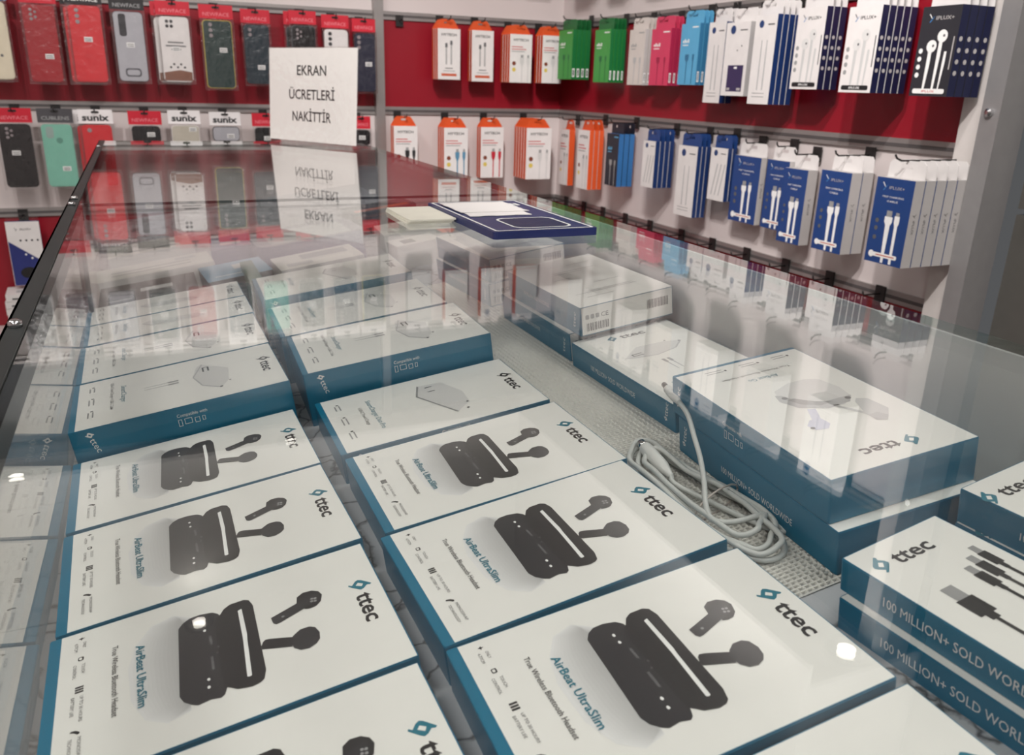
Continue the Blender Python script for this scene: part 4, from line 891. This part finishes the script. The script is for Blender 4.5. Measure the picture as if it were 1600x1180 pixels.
pack(.334, 1.118, 1.322, .080, A(CTEAL, CTEAL, HRED, 'NEWFACE', PK, [(-.018, .014, .005), (-.018, .027, .005)], sticker=(.008, -.034)), 'dark teal phone case left of the stand-up notice')
pack(.466, 1.120, 1.326, .078, A(CBLK, C_('case_grey', (84, 84, 88)), HRED, 'NEWFACE', PK, five, sticker=(.004, .0)), 'black and grey phone case behind the top of the notice', .08, 1, 'hidden black phone case behind the notice')
pack(.560, 1.120, 1.320, .080, A(PALECASE, PALECASE, HRED, 'NEWFACE', PK, tri, sticker=(.004, -.03)), 'white phone case with three dark lenses above the notice')
pack(.645, 1.104, 1.314, .070, A(CNAV, CNAV, HRED, 'NEWFACE', PK, tri, sticker=(.010, -.004)), 'navy phone case beside the aluminium wall post')
pack(-.304, .838, 1.048, .088, A(CBLK, CBLK, HRED, 'NEWFACE', PK, five, sticker=(-.004, .008)), 'glossy black phone case in the lower row, red header card')
pack(-.205, .838, 1.048, .086, A(CMINT, CMINT, HGRY, 'CUBLENS', GREYP, [], extra=ex_fp, sticker=(.012, -.034)), 'mint green phone case under a grey header card')
pack(-.107, .838, 1.047, .086, A(CRED, CRED, HWHT, 'sunix', INK, [(-.018, .014, .006)], sticker=(.0, -.02)), 'red phone case under a white header card, lower row', .08, 1, 'hidden red phone case behind the lower red one')
pack(.017, .930, 1.045, .086, A(CBLK, CBLK, HRED, 'NEWFACE', PK, [], CHT=.045, sticker=(.012, .0)), 'short black accessory in a clear bag with red header card')
pack(.120, .925, 1.048, .086, A(CLR, PALECASE, HWHT, 'sunix', INK, [], CHT=.050, sticker=(.02, .014)), 'clear accessory case under the first of two white header cards')
pack(.230, .925, 1.045, .086, A(CSIL, CBLK, HWHT, 'sunix', INK, [], CHT=.040, sticker=(.012, -.006)), 'clear accessory case under the white header card nearest the notice')
pack(.345, .925, 1.043, .080, A(CBLK, CBLK, HRED, 'NEWFACE', PK, [], CHT=.060, sticker=(.0, .0)), 'black accessory pack half hidden by the notice edge')
pack(.628, .935, 1.038, .058, A(CBLK, CBLK, HRED, 'NEWFACE', PK, [], CHT=.045, sticker=(.0, .0)), 'small dark accessory pack between the notice and the wall post')
# blue and white hang pack, third row
def art_mouse(p, Wd, H, M, t):
    p.poly([(-Wd/2+.001, .001), (Wd/2-.001, .001), (Wd/2-.001, H*.36), (-Wd/2+.001, H*.70)], 0, C_('pack_navy', (40, 48, 112)), M)
    art_bird(p, -Wd*.2, H*.88, Wd*.06, M, NAVC, NAVC); p.text('iPLUX+', -Wd*.1, H*.865, H*.035, INK, .0001, Wd*.34, M)
    for k in range(4): p.disc(-Wd*.12+k*Wd*.17, H*.71, .0002, .0028, INK, 9, M)
    p.disc(.0, H*.2, .0002, Wd*.27, CBLK, 18, M, H*.09)
    for x, y in ((-.002, .49), (.012, .43)): p.disc(x, H*y, .0002, .0028, PWHITE, 9, M)
put(hang_box(.082, .178, .014, HW, C_('pack_navy', (40, 48, 112)), CLEAR, art_mouse, .022), 'gadget_box', 'white and navy hanging gadget pack on the lowest red panel', 'box', on_back(-.325, D-.05, .572), 'packs on the lowest panel')
hook(on_back(-.325, D-.006, .760), .06, 'on the lowest panel of the back wall')
# ledge and boxes under it
lg = obj('wall_shelf', MB().box(-1.2, D-.16, .425, -.15, D-.001, .445, WHITEP).mesh('wall_shelf')); tag(lg, 'narrow white ledge on the lowest red panel of the back wall', 'shelf')
sbk = [('carton', MB().box(-.055, -.05, 0, .055, .05, .019, PALECASE).mesh('carton'), [('printed_marks', (lambda q: (q.poly([(-.04, .004), (.03, .004), (.03, .009), (-.04, .009)], 0, GREY2, side_ny(.1, .019)), q.poly([(-.03, -.03), (.03, -.03), (.03, .0), (-.03, .0)], .0193, PALE3), q)[-1])(MB()).mesh('printed_marks'))])]
for k, od in enumerate(('bottom', 'second', 'third', 'fourth', 'fifth', 'top')):
    put(sbk, 'gadget_box', od+' thin white box in the stack on the narrow ledge', 'box', Matrix.Translation((-.335+.002*(k % 2), D-.075, .4452+.0195*k)) @ Matrix.Rotation(rad((-2, 1, 3)[k % 3]), 4, 'Z'), 'thin white boxes on the ledge')

# third row, above the picture: seen in the counter glass
UG = 'goods in the row above, mirrored in the glass'
def high_pack(x, args, what):
    put(case_pack(.084, .20, **args), 'phone_case_pack', what+', mirrored in the glass', 'phone case', on_back(x, D-.066, RAIL[3]-.21), UG)
    hook(on_back(x, D-.006, RAIL[3]-.017), .084, 'over the '+' '.join(what.split()[:3])+' '+' '.join(what.split()[-5:]))
for x, args, what in (
    (-.32, A(CBLK, CBLK, HWHT, 'NEWFACE', GREYP, tri), 'black phone case in the highest row farthest from the post'),
    (-.21, A(CNAV, CNAV, HGRY, 'NEWFACE', PWHITE, five), 'navy phone case in the highest row over the dark red case'),
    (-.10, A(CSIL, CBLK, HWHT, 'NEWFACE', GREYP, quad), 'silver phone case in the highest row over the bright red case'),
    (.01, A(CGRN, CGRN, HWHT, 'NEWFACE', GREYP, tri), 'green phone case in the highest row over the silver case'),
    (.12, A(CDRED, CDRED, HGRY, 'NEWFACE', PWHITE, five), 'dark red phone case in the highest row over the quote case'),
    (.23, A(CTEAL, CTEAL, HWHT, 'NEWFACE', GREYP, tri), 'teal phone case in the highest row over the yellow-rimmed case'),
    (.34, A(CMINT, CMINT, HGRY, 'NEWFACE', PWHITE, tri), 'mint phone case in the highest row over the dark teal case'),
    (.45, A(CBLK, CBLK, HWHT, 'NEWFACE', GREYP, quad), 'black phone case in the highest row over the grey case'),
    (.56, A(CNAV, CNAV, HWHT, 'NEWFACE', GREYP, tri), 'navy phone case in the highest row over the white case'),
    (.65, A(CGRN, CYEL, HWHT, 'NEWFACE', GREYP, five), 'yellow-rimmed phone case in the highest row by the post')):
    high_pack(x, args, what)
for x, fc, sdm, what in ((.80, LGREY, LGREY, 'grey'), (.93, CREAMF, ORG, 'cream'), (1.06, HW, ORG, 'white'), (1.19, LGREY, ORG, 'orange-sided grey')):
    k = hang_box(.08, .17, .03, fc, sdm, HW, art_white('plain') if fc is HW else art_simple(GREYP, None, False), .03)
    put(k, 'cable_box', what+' boxed cable in the highest row beyond the post, mirrored in the glass', 'box', on_back(x, D-.10+.03, RAIL[3]-.21), UG)
    hook(on_back(x, D-.006, RAIL[3]-.020), .11, 'in the highest row for the '+what+' boxed cable')
for j, (yy, fc, sdm, what) in enumerate(((2.4, CREAMF, LGREY, 'cream'), (2.2, LGREY, LGREY, 'grey'), (2.0, HW, LGREY, 'white'), (1.8, CREAMF, PALE3, 'pale-sided cream'), (1.6, HW, GREYP, 'dark-sided white'), (1.4, LGREY, PALE3, 'pale-sided grey'), (1.2, HW, PALE, 'pale-sided white'))):
    k = hang_box(.09, .17, .05, fc, sdm, HW, art_white('plain') if fc is HW else art_simple(GREYP, None, False), .03)
    put(k, 'earphone_box', what+' boxed earphones in the highest right-hand row, mirrored in the glass', 'box', on_right(XR-.11+.05, yy, RAIL[3]-.21), UG)
    hook(on_right(XR-.006, yy, RAIL[3]-.020), .12, 'in the highest right-hand row for '+what+' earphones')
